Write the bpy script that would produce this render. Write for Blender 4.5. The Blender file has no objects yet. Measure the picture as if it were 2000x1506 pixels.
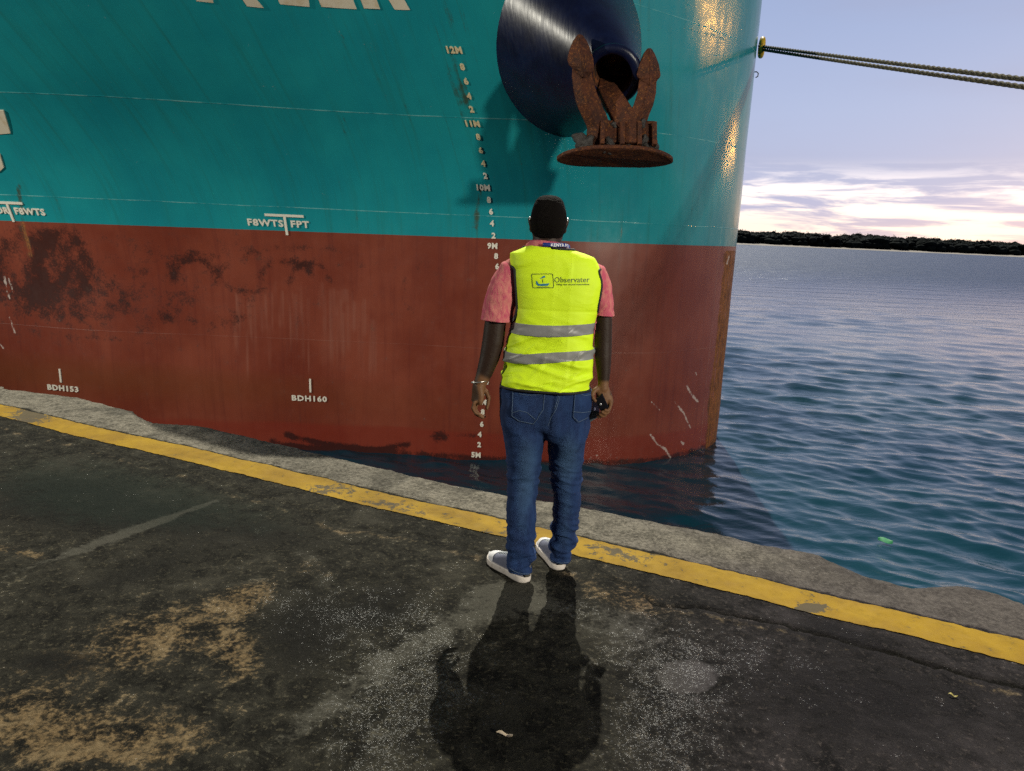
import bpy, bmesh, math, random
import numpy as np
from mathutils import Vector, Matrix

S = bpy.context.scene
C = S.collection
R = math.radians
random.seed(7)

# ------------------------------------------------------------------ camera
CAM_F, CAM_P, CAM_R, CAM_H = 1444.0, R(11.85), R(2.55), 1.6      # focal length in photo pixels, pitch, roll, height
cam_d = bpy.data.cameras.new("camera")
cam = bpy.data.objects.new("camera", cam_d)
C.objects.link(cam)
S.camera = cam
cam_d.sensor_fit = 'HORIZONTAL'
cam_d.sensor_width = 36.0
cam_d.lens = 36.0 * CAM_F / 2000.0
cam_d.clip_start = 0.05
cam_d.clip_end = 20000.0
cam.location = (0, 0, CAM_H)
cam.rotation_euler = (Matrix.Rotation(math.pi / 2 - CAM_P, 3, 'X') @ Matrix.Rotation(CAM_R, 3, 'Z')).to_euler()

# ------------------------------------------------------------------ light
LAMP_EL, LAMP_AZ = R(49.5), R(4.5)           # azimuth from +Y towards +X
sd = bpy.data.lights.new("bow_lamp", 'SUN')  # distant lamp standing in for a floodlight on the ship's bow
sd.energy = 5.0
sd.angle = R(0.5)
sd.color = (1.0, 0.95, 0.80)
bow_lamp = bpy.data.objects.new("bow_lamp", sd)
C.objects.link(bow_lamp)
sdir = Vector((math.sin(LAMP_AZ) * math.cos(LAMP_EL), math.cos(LAMP_AZ) * math.cos(LAMP_EL), math.sin(LAMP_EL)))
bow_lamp.rotation_euler = sdir.to_track_quat('Z', 'Y').to_euler()


def lamp(name, loc, target, watts, col, rad, cone, blend=0.6):
    d = bpy.data.lights.new(name, 'SPOT')
    d.energy = watts
    d.color = col
    d.shadow_soft_size = rad
    d.spot_size = R(cone)
    d.spot_blend = blend
    o = bpy.data.objects.new(name, d)
    C.objects.link(o)
    o.location = loc
    o.rotation_euler = (Vector(loc) - Vector(target)).to_track_quat('Z', 'Y').to_euler()
    return o


# the quay's own floodlights behind the photographer: they throw the bolster's and the line's shadows on the bow
lamp("floodlight", (13.8, -11.0, 7.4), (0.5, 13, 2.2), 15500, (1.0, 0.93, 0.76), 0.60, 95, 0.9)
lamp("floodlight", (-25.0, 1.5, 9.5), (-1.0, 13, 3), 18500, (1.0, 0.95, 0.80), 0.22, 60, 0.9)
lamp("sodium_floodlight", (32.0, 19.2, 12.3), (4, 15.5, 4), 1500, (1.0, 0.46, 0.08), 0.24, 40, 0.8)
lamp("sodium_floodlight", (32.5, 26.2, 6.9), (4, 15.5, 4), 1300, (1.0, 0.46, 0.08), 0.24, 40, 0.8)

S.view_settings.view_transform = 'Standard'
S.view_settings.look = 'None'
S.view_settings.exposure = 0.0
S.view_settings.gamma = 1.0
S.view_settings.use_curve_mapping = False
S.render.engine = 'CYCLES'
try:
    S.cycles.use_denoising = False        # keeps the wet glints and the grain crisp
    S.cycles.caustics_reflective = False
    S.cycles.caustics_refractive = False
    S.cycles.max_bounces = 6
    S.cycles.sample_clamp_indirect = 1.5
except Exception:
    pass


# ------------------------------------------------------------------ node helper
class NT:
    def __init__(self, tree):
        self.t = tree
        self.n = tree.nodes
        self.l = tree.links

    def put(self, sock, v):
        if v is None:
            return
        if hasattr(v, 'is_output'):
            self.l.new(v, sock)
        else:
            if sock.type in ('RGBA',) and hasattr(v, '__len__') and len(v) == 3:
                v = (*v, 1.0)
            sock.default_value = v

    def node(self, typ, ins=None, out=0, **props):
        nd = self.n.new(typ)
        for k, v in props.items():
            setattr(nd, k, v)
        if ins:
            for k, v in ins.items():
                self.put(nd.inputs[k], v)
        return nd.outputs[out]

    def math(self, op, a, b=0.0, c=0.0, clamp=False):
        nd = self.n.new('ShaderNodeMath')
        nd.operation = op
        nd.use_clamp = clamp
        self.put(nd.inputs[0], a)
        self.put(nd.inputs[1], b)
        if len(nd.inputs) > 2:
            self.put(nd.inputs[2], c)
        return nd.outputs[0]

    def mul(self, a, b): return self.math('MULTIPLY', a, b)
    def add(self, a, b): return self.math('ADD', a, b)
    def sub(self, a, b): return self.math('SUBTRACT', a, b)

    def ss(self, v, lo, hi):
        return self.node('ShaderNodeMapRange', {'Value': v, 'From Min': lo, 'From Max': hi, 'To Min': 0.0, 'To Max': 1.0},
                         interpolation_type='SMOOTHSTEP')

    def rng(self, v, lo, hi, a, b):
        return self.node('ShaderNodeMapRange', {'Value': v, 'From Min': lo, 'From Max': hi, 'To Min': a, 'To Max': b})

    def mix(self, f, a, b, mode='MIX'):
        nd = self.n.new('ShaderNodeMix')
        nd.data_type = 'RGBA'
        nd.blend_type = mode
        self.put(nd.inputs[0], f)
        self.put(nd.inputs[6], a)
        self.put(nd.inputs[7], b)
        return nd.outputs[2]

    def noise(self, vec, scale, detail=4, rough=0.55, dist=0.0, out=0):
        return self.node('ShaderNodeTexNoise', {'Vector': vec, 'Scale': scale, 'Detail': detail, 'Roughness': rough, 'Distortion': dist}, out=out)

    def voro(self, vec, scale, feature='F1', out=0):
        return self.node('ShaderNodeTexVoronoi', {'Vector': vec, 'Scale': scale}, out=out, feature=feature)

    def mapping(self, vec, scale=(1, 1, 1), rot=(0, 0, 0), loc=(0, 0, 0)):
        return self.node('ShaderNodeMapping', {'Vector': vec, 'Location': loc, 'Rotation': rot, 'Scale': scale})

    def obj(self): return self.node('ShaderNodeTexCoord', out=3)
    def pos(self): return self.node('ShaderNodeNewGeometry', out=0)

    def attr(self, name, out=0):
        return self.node('ShaderNodeAttribute', out=out, attribute_name=name)

    def sep(self, v):
        nd = self.n.new('ShaderNodeSeparateXYZ')
        self.put(nd.inputs[0], v)
        return nd.outputs[0], nd.outputs[1], nd.outputs[2]

    def comb(self, x, y, z):
        return self.node('ShaderNodeCombineXYZ', {0: x, 1: y, 2: z})

    def seprgb(self, v):
        nd = self.n.new('ShaderNodeSeparateColor')
        self.put(nd.inputs[0], v)
        return nd.outputs[0], nd.outputs[1], nd.outputs[2]

    def bump(self, h, strength=0.3, dist=0.01, normal=None):
        return self.node('ShaderNodeBump', {'Height': h, 'Strength': strength, 'Distance': dist, 'Normal': normal})


def mat(name, build=None, col=(.5, .5, .5), rough=0.6, metal=0.0, spec=0.5):
    m = bpy.data.materials.new(name)
    m.use_nodes = True
    t = NT(m.node_tree)
    b = m.node_tree.nodes['Principled BSDF']
    b.inputs['Base Color'].default_value = (*col, 1)
    b.inputs['Roughness'].default_value = rough
    b.inputs['Metallic'].default_value = metal
    b.inputs['Specular IOR Level'].default_value = spec
    if build:
        for k, v in build(t).items():
            t.put(b.inputs[k], v)
    return m


# ------------------------------------------------------------------ dusk sky
W = bpy.data.worlds.new("World")
S.world = W
W.use_nodes = True
wt = NT(W.node_tree)
bg = W.node_tree.nodes['Background']
sky = wt.node('ShaderNodeTexSky', sky_type='NISHITA', sun_disc=False, sun_elevation=R(3.0), sun_rotation=R(50))
wd = wt.node('ShaderNodeTexCoord', out=0)
wx, wy, wz = wt.sep(wd)
el = wt.math('ARCSINE', wz)                                    # elevation, radians
ramp = W.node_tree.nodes.new('ShaderNodeValToRGB')
wt.put(ramp.inputs[0], wt.rng(el, 0.0, 1.4, 0, 1))
cr = ramp.color_ramp
cr.elements[0].position = 0.0
cr.elements[0].color = (0.44, 0.46, 0.70, 1)
cr.elements[1].position = 1.0
cr.elements[1].color = (0.045, 0.06, 0.11, 1)
for p_, c_ in ((0.05, (0.43, 0.48, 0.72)), (0.11, (0.41, 0.485, 0.73)), (0.20, (0.335, 0.42, 0.67)), (0.27, (0.29, 0.36, 0.61)), (0.36, (0.17, 0.21, 0.37)), (0.55, (0.075, 0.095, 0.17))):
    e_ = cr.elements.new(p_)
    e_.color = (*c_, 1)
base = ramp.outputs[0]
# long flat cloud bars: coordinates squeezed towards the horizon
cvec = wt.comb(wt.math('ARCTAN2', wx, wy), wt.mul(el, 9.0), 0.0)
cn = wt.noise(wt.mapping(cvec, scale=(1.0, 1.0, 1.0), loc=(3.1, 1.7, 0)), 7.0, 7, 0.6, 0.4)
low = wt.math('SUBTRACT', 1.0, wt.ss(el, 0.060, 0.105), clamp=True)
cl = wt.mul(wt.ss(cn, 0.41, 0.57), low)
glow = wt.ss(wt.math('COSINE', wt.sub(wt.math('ARCTAN2', wx, wy), 0.75)), 0.55, 1.0)
ccol = wt.mix(wt.ss(el, 0.02, 0.10), (1.30, 1.12, 1.00), (1.06, 1.00, 1.08))
skyc = wt.mix(cl, base, ccol)
cn2 = wt.noise(wt.mapping(cvec, scale=(1.0, 0.55, 1.0), loc=(9.1, 4.2, 0)), 2.6, 5, 0.5, 0.2)
skyc = wt.mix(wt.mul(wt.ss(cn2, 0.42, 0.72), 0.35), skyc, (0.36, 0.38, 0.56))
warm = wt.mul(wt.mul(glow, wt.math('SUBTRACT', 1.0, wt.ss(el, 0.0, 0.05), clamp=True)), 0.28)
skyc = wt.mix(warm, skyc, (1.3, 0.98, 0.62))
# the afterglow side is ahead-right; the sky behind the photographer is already night-blue
side = wt.rng(wt.add(wt.mul(wx, 0.55), wt.mul(wy, 0.83)), -0.35, 0.75, 0.13, 1.0)
skyc = wt.mix(1.0, skyc, wt.comb(side, side, side), 'MULTIPLY')
down = wt.ss(el, -0.02, 0.0)
skyc = wt.mix(down, (0.02, 0.03, 0.05), skyc)
tot = wt.mix(0.02, skyc, sky)
W.node_tree.links.new(tot, bg.inputs['Color'])
bg.inputs['Strength'].default_value = 1.0

# ------------------------------------------------------------------ survey: photo pixel -> world point at a known depth or height
_c, _s = math.cos(CAM_R), math.sin(CAM_R)
_cp, _sp = math.cos(CAM_P), math.sin(CAM_P)


def ray(x, y):
    u, v = x - 1000.0, y - 753.0
    a, b = u * _c + v * _s, -u * _s + v * _c
    d0, d2 = a / CAM_F, -b / CAM_F
    return np.array([d0, _cp + d2 * _sp, -_sp + d2 * _cp])


def at_z(x, y, z):
    d = ray(x, y)
    return np.array([0, 0, CAM_H]) + d * ((z - CAM_H) / d[2])


def at(x, y, Y):
    d = ray(x, y)
    return np.array([0, 0, CAM_H]) + d * (Y / d[1])


def proj(P):
    P = np.asarray(P, float)
    X = P[..., 0]
    z = P[..., 2] - CAM_H
    Y = P[..., 1] * _cp - z * _sp
    Z = P[..., 1] * _sp + z * _cp
    Y = np.where(Y < 0.05, 0.05, Y)
    a, b = CAM_F * X / Y, -CAM_F * Z / Y
    return 1000 + a * _c - b * _s, 753 + a * _s + b * _c


# ------------------------------------------------------------------ numpy noise
_rng = np.random.RandomState(11)
_perm = _rng.permutation(256)
_perm = np.concatenate([_perm, _perm, _perm])
_g = _rng.normal(size=(256, 3))
_g /= np.linalg.norm(_g, axis=1)[:, None]


def pn(x, y, z=0.0):
    x, y, z = np.broadcast_arrays(np.asarray(x, float), np.asarray(y, float), np.asarray(z, float))
    xi, yi, zi = np.floor(x).astype(int), np.floor(y).astype(int), np.floor(z).astype(int)
    xf, yf, zf = x - xi, y - yi, z - zi
    fu = lambda t: t * t * t * (t * (t * 6 - 15) + 10)
    u, v, w = fu(xf), fu(yf), fu(zf)
    xi, yi, zi = xi & 255, yi & 255, zi & 255
    r = 0
    for i in (0, 1):
        for j in (0, 1):
            for k in (0, 1):
                h = _perm[_perm[_perm[xi + i] + yi + j] + zi + k]
                g = _g[h]
                d = g[..., 0] * (xf - i) + g[..., 1] * (yf - j) + g[..., 2] * (zf - k)
                r = r + d * (u if i else 1 - u) * (v if j else 1 - v) * (w if k else 1 - w)
    return r * 1.6


def fbm(x, y, z=0.0, o=4, g=0.5):
    r, a, s = 0, 1.0, 1.0
    for i in range(o):
        r = r + a * pn(np.asarray(x) * s + 17 * i, np.asarray(y) * s + 5 * i, np.asarray(z) * s)
        a *= g
        s *= 2
    return r


def sst(x, a, b):
    t = np.clip((np.asarray(x, float) - a) / (b - a), 0, 1)
    return t * t * (3 - 2 * t)


# ------------------------------------------------------------------ mesh helpers
def mk(name, V, F, m=None, parent=None, smooth=True):
    me = bpy.data.meshes.new(name)
    V = np.asarray(V, float)
    if isinstance(F, np.ndarray):
        n, k = F.shape
        me.vertices.add(len(V))
        me.vertices.foreach_set('co', V.astype(np.float32).ravel())
        me.loops.add(n * k)
        me.loops.foreach_set('vertex_index', F.astype(np.int32).ravel())
        me.polygons.add(n)
        me.polygons.foreach_set('loop_start', np.arange(0, n * k, k, dtype=np.int32))
        me.polygons.foreach_set('loop_total', np.full(n, k, dtype=np.int32))
        me.update(calc_edges=True)
        me.validate()
    else:
        me.from_pydata([tuple(v) for v in V], [], [tuple(int(i) for i in f) for f in F])
        me.update()
    if smooth:
        me.polygons.foreach_set('use_smooth', np.ones(len(me.polygons), dtype=bool))
    if m:
        me.materials.append(m)
    o = bpy.data.objects.new(name, me)
    C.objects.link(o)
    if parent:
        o.parent = parent
        if parent.type == 'EMPTY' and parent.matrix_basis != Matrix.Identity(4):
            o.matrix_parent_inverse = Matrix.Translation(parent.location).inverted()
    return o


def fattr(o, name, arr):
    a = o.data.attributes.new(name, 'FLOAT', 'POINT')
    a.data.foreach_set('value', np.asarray(arr, np.float32).ravel())


def cattr(o, name, arr):
    a = o.data.attributes.new(name, 'FLOAT_COLOR', 'POINT')
    a.data.foreach_set('color', np.asarray(arr, np.float32).ravel())


def empty(name, loc=(0, 0, 0)):
    o = bpy.data.objects.new(name, None)
    C.objects.link(o)
    o.location = loc
    o.empty_display_size = 0.2
    return o


def tag(o, label=None, cat=None, group=None, kind=None):
    if label: o['label'] = label
    if cat: o['category'] = cat
    if group: o['group'] = group
    if kind: o['kind'] = kind
    return o


def gridF(nr, nc, wrap=False):
    i = np.arange(nr - 1)[:, None]
    j = np.arange(nc if wrap else nc - 1)[None, :]
    j2 = (j + 1) % nc
    return np.stack([i * nc + j, i * nc + j2, (i + 1) * nc + j2, (i + 1) * nc + j], -1).reshape(-1, 4)


class MB:
    """collects shapes into one mesh"""
    def __init__(self):
        self.V, self.F = [], []

    def addm(self, V, F):
        b = len(self.V)
        self.V.extend([tuple(map(float, v)) for v in V])
        self.F.extend([tuple(int(i) + b for i in f) for f in F])
        return self

    def tube(self, pts, rad, n=12, caps=True, flat=None, ref=(0.13, 1, 0.07)):
        """round tube through pts; rad scalar / list / list of (r1, r2); r1 lies along ref"""
        pts = [np.array(p, float) for p in pts]
        k = len(pts)
        if not hasattr(rad, '__len__'): rad = [rad] * k
        rad = [(r, r) if not hasattr(r, '__len__') else r for r in rad]
        rings = []
        T = []
        for i in range(k):
            a, b = pts[max(i - 1, 0)], pts[min(i + 1, k - 1)]
            t = b - a
            T.append(t / (np.linalg.norm(t) + 1e-9))
        ref = np.array(ref, float)
        for i in range(k):
            e = ref - T[i] * ref.dot(T[i])
            if np.linalg.norm(e) < 1e-4: e = np.array([1, 0, 0]) - T[i] * T[i][0]
            e /= np.linalg.norm(e)
            w = np.cross(T[i], e)
            rings.append((pts[i], e * rad[i][0], w * rad[i][1]))
        ext = []
        if caps:
            p, e, w = rings[0]
            rr = (np.linalg.norm(e) + np.linalg.norm(w)) / 2
            for a in (80, 55, 28):
                ext.append((p - T[0] * rr * math.sin(R(a)) * .9, e * math.cos(R(a)), w * math.cos(R(a))))
            rings0 = ext + rings
            p, e, w = rings[-1]
            rr = (np.linalg.norm(e) + np.linalg.norm(w)) / 2
            for a in (28, 55, 80):
                rings0.append((p + T[-1] * rr * math.sin(R(a)) * .9, e * math.cos(R(a)), w * math.cos(R(a))))
            rings = rings0
        th = np.arange(n) * 2 * np.pi / n
        V = np.concatenate([p[None] + np.cos(th)[:, None] * e[None] + np.sin(th)[:, None] * w[None] for p, e, w in rings])
        F = [tuple(f) for f in gridF(len(rings), n, True)]
        F.append(tuple(range(n))[::-1])
        F.append(tuple((len(rings) - 1) * n + i for i in range(n)))
        return self.addm(V, F)

    def rings(self, rr, n=24, p=2.0, caps=True):
        """rr: list of (centre, ax, ay) vectors; superellipse of power p"""
        th = np.arange(n) * 2 * np.pi / n
        c, s = np.cos(th), np.sin(th)
        c = np.sign(c) * np.abs(c) ** (2 / p)
        s = np.sign(s) * np.abs(s) ** (2 / p)
        V = np.concatenate([np.array(o)[None] + c[:, None] * np.array(a)[None] + s[:, None] * np.array(b)[None] for o, a, b in rr])
        F = [tuple(f) for f in gridF(len(rr), n, True)]
        if caps:
            F.append(tuple(range(n))[::-1])
            F.append(tuple((len(rr) - 1) * n + i for i in range(n)))
        return self.addm(V, F)

    def ell(self, c, r, n=16, rot=None):
        rr = []
        M = np.eye(3) if rot is None else np.array(Matrix.Rotation(rot[0], 3, rot[1]))
        for a in np.linspace(-88, 88, n // 2 + 3):
            ca, sa = math.cos(R(a)), math.sin(R(a))
            rr.append((np.array(c) + M @ np.array([0, 0, r[2] * sa]), M @ np.array([r[0] * ca, 0, 0]), M @ np.array([0, r[1] * ca, 0])))
        return self.rings(rr, n)

    def box(self, c, h, rot=None, bev=0.0):
        bm = bmesh.new()
        bmesh.ops.create_cube(bm, size=2)
        for v in bm.verts:
            v.co = Vector((v.co.x * h[0], v.co.y * h[1], v.co.z * h[2]))
        if bev:
            bmesh.ops.bevel(bm, geom=bm.edges[:], offset=bev, segments=2, affect='EDGES', profile=0.6)
        M = rot.to_3x3() if rot is not None else Matrix.Identity(3)
        bm.verts.index_update()
        V = [M @ v.co + Vector(c) for v in bm.verts]
        F = [[v.index for v in f.verts] for f in bm.faces]
        bm.free()
        return self.addm(V, F)

    def build(self, name, m=None, parent=None, smooth=True):
        return mk(name, np.array(self.V), self.F, m, parent, smooth)


def fix_normals(o):
    bm = bmesh.new()
    bm.from_mesh(o.data)
    bmesh.ops.recalc_face_normals(bm, faces=bm.faces[:])
    bm.to_mesh(o.data)
    bm.free()
    return o


def remesh(o, voxel, smooth=4, fac=0.5):
    """join all pieces of the mesh into one continuous skin"""
    fix_normals(o)
    md = o.modifiers.new('r', 'REMESH')
    md.mode = 'VOXEL'
    md.voxel_size = voxel
    md.adaptivity = 0
    if smooth:
        sm = o.modifiers.new('s', 'SMOOTH')
        sm.iterations = smooth
        sm.factor = fac
    dg = bpy.context.evaluated_depsgraph_get()
    dg.update()
    me = bpy.data.meshes.new_from_object(o.evaluated_get(dg))
    o.modifiers.clear()
    old = o.data
    nm = old.name
    mats = [m for m in old.materials]
    o.data = me
    bpy.data.meshes.remove(old)
    me.name = nm
    me.materials.clear()
    for m in mats: me.materials.append(m)
    me.polygons.foreach_set('use_smooth', np.ones(len(me.polygons), dtype=bool))
    return o


def getV(o):
    n = len(o.data.vertices)
    a = np.empty(n * 3, np.float32)
    o.data.vertices.foreach_get('co', a)
    return a.reshape(n, 3).astype(float)


def getN(o):
    n = len(o.data.vertices)
    a = np.empty(n * 3, np.float32)
    o.data.vertex_normals.foreach_get('vector', a)
    return a.reshape(n, 3).astype(float)


def setV(o, V):
    o.data.vertices.foreach_set('co', V.astype(np.float32).ravel())
    o.data.update()


def tris(o):
    o.data.calc_loop_triangles()
    n = len(o.data.loop_triangles)
    a = np.empty(n * 3, np.int32)
    o.data.loop_triangles.foreach_get('vertices', a)
    return a.reshape(n, 3)


def clip(V, T, f):
    """keep the part of a triangle mesh where f >= 0, cut exactly along f = 0"""
    f = np.where(np.abs(f) < 1e-7, 1e-7, f)
    ins = f > 0
    cnt = ins[T].sum(1)
    out = [tuple(t) for t in T[cnt == 3]]
    V = [tuple(v) for v in V]
    cache = {}

    def cut(a, b):
        k = (a, b) if a < b else (b, a)
        if k not in cache:
            t = f[k[0]] / (f[k[0]] - f[k[1]])
            pa, pb = V[k[0]], V[k[1]]
            cache[k] = len(V)
            V.append(tuple(pa[i] + (pb[i] - pa[i]) * t for i in range(3)))
        return cache[k]
    for t in T[(cnt == 1) | (cnt == 2)]:
        t = [int(x) for x in t]
        if ins[t].sum() == 1:
            while not ins[t[0]]: t = t[1:] + t[:1]
            out.append((t[0], cut(t[0], t[1]), cut(t[0], t[2])))
        else:
            while ins[t[0]]: t = t[1:] + t[:1]
            c1, c2 = cut(t[0], t[1]), cut(t[0], t[2])
            out.append((c1, t[1], t[2]))
            out.append((c1, t[2], c2))
    T = np.array(out, int).reshape(-1, 3)
    u, inv = np.unique(T, return_inverse=True)
    return np.array(V)[u], inv.reshape(-1, 3)


def loops(T):
    """boundary loops of a triangle mesh"""
    e = {}
    for t in T:
        for a, b in ((t[0], t[1]), (t[1], t[2]), (t[2], t[0])):
            a, b = int(a), int(b)
            if (b, a) in e: del e[(b, a)]
            else: e[(a, b)] = 1
    nx = {}
    for a, b in e: nx.setdefault(a, b)
    res = []
    while nx:
        s = next(iter(nx))
        lp = [s]
        c = nx.pop(s)
        while c != s and c in nx:
            lp.append(c)
            c = nx.pop(c)
        res.append(lp)
    return res


def resample(P, step, closed=False):
    P = np.asarray(P, float)
    if closed: P = np.vstack([P, P[:1]])
    d = np.r_[0, np.cumsum(np.linalg.norm(np.diff(P, axis=0), axis=1))]
    n = max(int(d[-1] / step), 3)
    t = np.linspace(0, d[-1], n + 1)
    Q = np.stack([np.interp(t, d, P[:, i]) for i in range(3)], 1)
    return Q


def seg_dist(x, y, pts):
    """distance of pixel arrays to a polyline, and the parameter along it"""
    best = np.full(np.shape(x), 1e9)
    for (x0, y0), (x1, y1) in zip(pts[:-1], pts[1:]):
        dx, dy = x1 - x0, y1 - y0
        t = np.clip(((x - x0) * dx + (y - y0) * dy) / (dx * dx + dy * dy + 1e-9), 0, 1)
        best = np.minimum(best, np.hypot(x - x0 - t * dx, y - y0 - t * dy))
    return best


def blob(x, y, cx, cy, rx, ry, rot=0.0):
    c, s = math.cos(R(rot)), math.sin(R(rot))
    a, b = (x - cx) * c + (y - cy) * s, -(x - cx) * s + (y - cy) * c
    return np.exp(-((a / rx) ** 2 + (b / ry) ** 2))


# ================================================================== QUAY (ground)
QA = np.array([0.9026, -0.4305])           # along the quay
QN = np.array([-0.4305, -0.9026])          # from the water inland
WATER = -2.85


def qv(P): return np.array(P)[..., :2] @ QN
def qa(P): return np.array(P)[..., :2] @ QA


edge_px = [(0, 755), (150, 772), (255, 799), (275, 812), (300, 823), (380, 829), (500, 853), (720, 905), (950, 955), (1180, 995), (1400, 1038), (1500, 1061), (1600, 1079), (1640, 1098), (1690, 1120),
           (1780, 1140), (1830, 1136), (1880, 1137), (1940, 1150), (2000, 1172)]
ep = np.array([at_z(x, y, 0) for x, y in edge_px])
ea, ev = qa(ep), qv(ep)
crack_px = [(0, 828), (190, 878), (400, 935), (560, 985), (700, 1030), (850, 1052), (940, 1082), (1030, 1106), (1130, 1116), (1185, 1132), (1250, 1170), (1300, 1186), (1400, 1191), (1480, 1213), (1600, 1240),
            (1700, 1270), (1800, 1300), (1900, 1320), (2000, 1336)]
cp = np.array([at_z(x, y, 0) for x, y in crack_px])
ca, cv = qa(cp), qv(cp)

av = np.r_[-60, -45, -33, -25, -19, -15, -12, -10, -8.8, -8.1, np.arange(-7.6, 1.8, 0.0145), 2.0, 2.4, 3, 4, 5.5, 8, 12, 18, 26, 40, 60]
tv = np.r_[0, 0.004, 0.009, 0.016, 0.025, np.arange(0.036, 3.35, 0.0145), 3.5, 3.8, 4.3, 5, 6, 8, 11, 15, 21, 30, 45]
Ag, Tg = np.meshgrid(av, tv)
rag = 0.013 * fbm(Ag * 3.1, 0.3, 0, 5, 0.6)
v_edge = np.interp(Ag, ea, ev, left=-3.95, right=-3.93) + rag
Vg = -3.95 + Tg + (v_edge + 3.95) * np.clip(1 - Tg / 0.42, 0, 1) ** 1.5
Px = Ag * QA[0] + Vg * QN[0]
Py = Ag * QA[1] + Vg * QN[1]
Pz = 0.010 * fbm(Px * 0.7, Py * 0.7, 1, 3) + 0.0035 * fbm(Px * 4, Py * 4, 2, 4) + 0.0032 * fbm(Px * 18, Py * 18, 3, 4, .65)
cd = Vg - (np.interp(Ag, ca, cv) + 0.045 * fbm(Ag * 2.6, 4.4, 0, 7, .64))     # + : on the camera's side of the crack
cw = 0.5 + 0.5 * sst(Ag, -1.2, -0.3)
wob = 0.6 + 0.5 * fbm(Ag * 2.3, 8.8, 0, 3)
Pz += 0.016 * cw * wob * np.exp(-np.clip(cd, 0, None) / 0.14) * (cd > 0)
Pz -= 0.034 * cw * np.clip(wob, .25, 2) * np.exp(-(cd / 0.017) ** 2)
cr2 = Vg - (np.interp(Ag, [-1.2, -0.4, 0.3, 1.2], [-3.08, -3.12, -3.13, -3.06]) + 0.05 * fbm(Ag * 3, 14.4, 0, 6, .62))
Pz -= 0.010 * sst(Ag, -0.6, -0.2) * np.exp(-(cr2 / 0.009) ** 2)
Pz -= 0.012 * np.exp(-Tg / 0.020) * (0.7 + 0.5 * fbm(Px * 5, Py * 5, 4, 3)).clip(0.15, 2) + 0.01 * np.exp(-Tg / 0.15)
G = np.stack([Px, Py, Pz], -1)
nr, nc = Ag.shape
# broken front face of the quay down into the water
face = []
for dz in (0.05, 0.12, 0.22, 0.35, 0.55, 0.8, 1.2, 1.7, 2.3, 2.9, 3.6):
    pv = v_edge[0] + 0.05 * fbm(av * 2.2, dz * 2.5, 5, 4) + 0.03 * min(dz, 1)
    face.append(np.stack([av * QA[0] + pv * QN[0], av * QA[1] + pv * QN[1], Pz[0] - dz], -1))
allV = np.concatenate([np.array(face[::-1]).reshape(-1, 3), G.reshape(-1, 3)])
nf = len(face)
gF = gridF(nr + nf, nc)
X, Y = proj(allV)
n_all = len(allV)
vis = (allV[:, 1] > 0.4) & (np.abs(X - 1000) < 2500)


def P(f, default=0.0):
    return np.where(vis, f, default)


tan = P(1.0 * blob(X, Y, 300, 1245, 210, 75, -14) + 1.1 * blob(X, Y, 60, 1420, 150, 85, 8) + .8 * blob(X, Y, 480, 1165, 70, 30, -20) + .9 * blob(X, Y, 300, 1450, 190, 70, -8) + .8 * blob(X, Y, 470, 1290, 60, 60, 0)
        + .85 * blob(X, Y, 1225, 1170, 130, 40, 15) + .55 * blob(X, Y, 640, 1420, 60, 40, -30) + .5 * blob(X, Y, 620, 1110, 120, 22, 8) + .35 * blob(X, Y, 1010, 1390, 70, 18, 15) + .3 * blob(X, Y, 1110, 1460, 30, 20)
        + .75 * blob(X, Y, 40, 1080, 90, 14, 10), 0.25)
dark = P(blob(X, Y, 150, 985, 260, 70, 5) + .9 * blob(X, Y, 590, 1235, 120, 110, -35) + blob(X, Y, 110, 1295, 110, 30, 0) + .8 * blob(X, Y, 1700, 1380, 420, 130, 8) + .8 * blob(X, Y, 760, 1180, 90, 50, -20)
         + .7 * blob(X, Y, 250, 1125, 200, 35, -14) + .5 * blob(X, Y, 520, 1040, 240, 40, 8) + .6 * blob(X, Y, 1000, 1420, 190, 130) + .5 * blob(X, Y, 360, 1380, 60, 40) + .6 * blob(X, Y, 1640, 1235, 120, 30, 14), 0.4)  # one broad patch paints the man's cast shadow darker
bandd = seg_dist(X, Y, [(960, 1170), (860, 1232), (700, 1332), (600, 1405), (470, 1500)])
bandw = np.interp(X, [470, 700, 960], [26, 34, 48])
pale = P(.80 * np.interp(X, [470, 620, 760], [.45, .75, 1.0]) * np.exp(-(bandd / bandw) ** 2) + np.exp(-(seg_dist(X, Y, [(0, 1130), (425, 977)]) / np.interp(X, [0, 200, 425], [7, 13, 4])) ** 2) * np.interp(X, [0, 120, 200], [.45, .75, 1.0])
         + blob(X, Y, 1345, 1322, 48, 26, 10) ** .5 * (np.hypot((X - 1345) / 62, (Y - 1322) / 34) < 1) * .9 + .8 * blob(X, Y, 1035, 1165, 60, 45) + .62 * blob(X, Y, 1200, 1215, 130, 50, 12) + .5 * blob(X, Y, 1290, 1330, 190, 90, 0) + .45 * blob(X, Y, 700, 1440, 160, 70, -20) + .4 * blob(X, Y, 600, 1085, 250, 25, 12) + .5 * blob(X, Y, 500, 1130, 70, 25, -20), 0.1)  # broad pale patches paint the glitter beside the man's shadow lighter
wet = P(.04 + 1.0 * blob(X, Y, 1300, 1390, 130, 190, 0) + 1.0 * blob(X, Y, 735, 1430, 130, 110, -20) + .6 * blob(X, Y, 640, 1200, 170, 90, 0) + .8 * blob(X, Y, 860, 1300, 120, 120) + .3 * blob(X, Y, 1500, 1300, 200, 90) + .5 * blob(X, Y, 1120, 1190, 60, 30), 0.1)
green = P(.9 * blob(X, Y, 160, 960, 260, 90, 6) + .5 * blob(X, Y, 500, 1010, 250, 60, 8), 0.0)
tt = np.concatenate([np.full(nf * nc, -1.0), Tg.ravel()])
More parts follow.
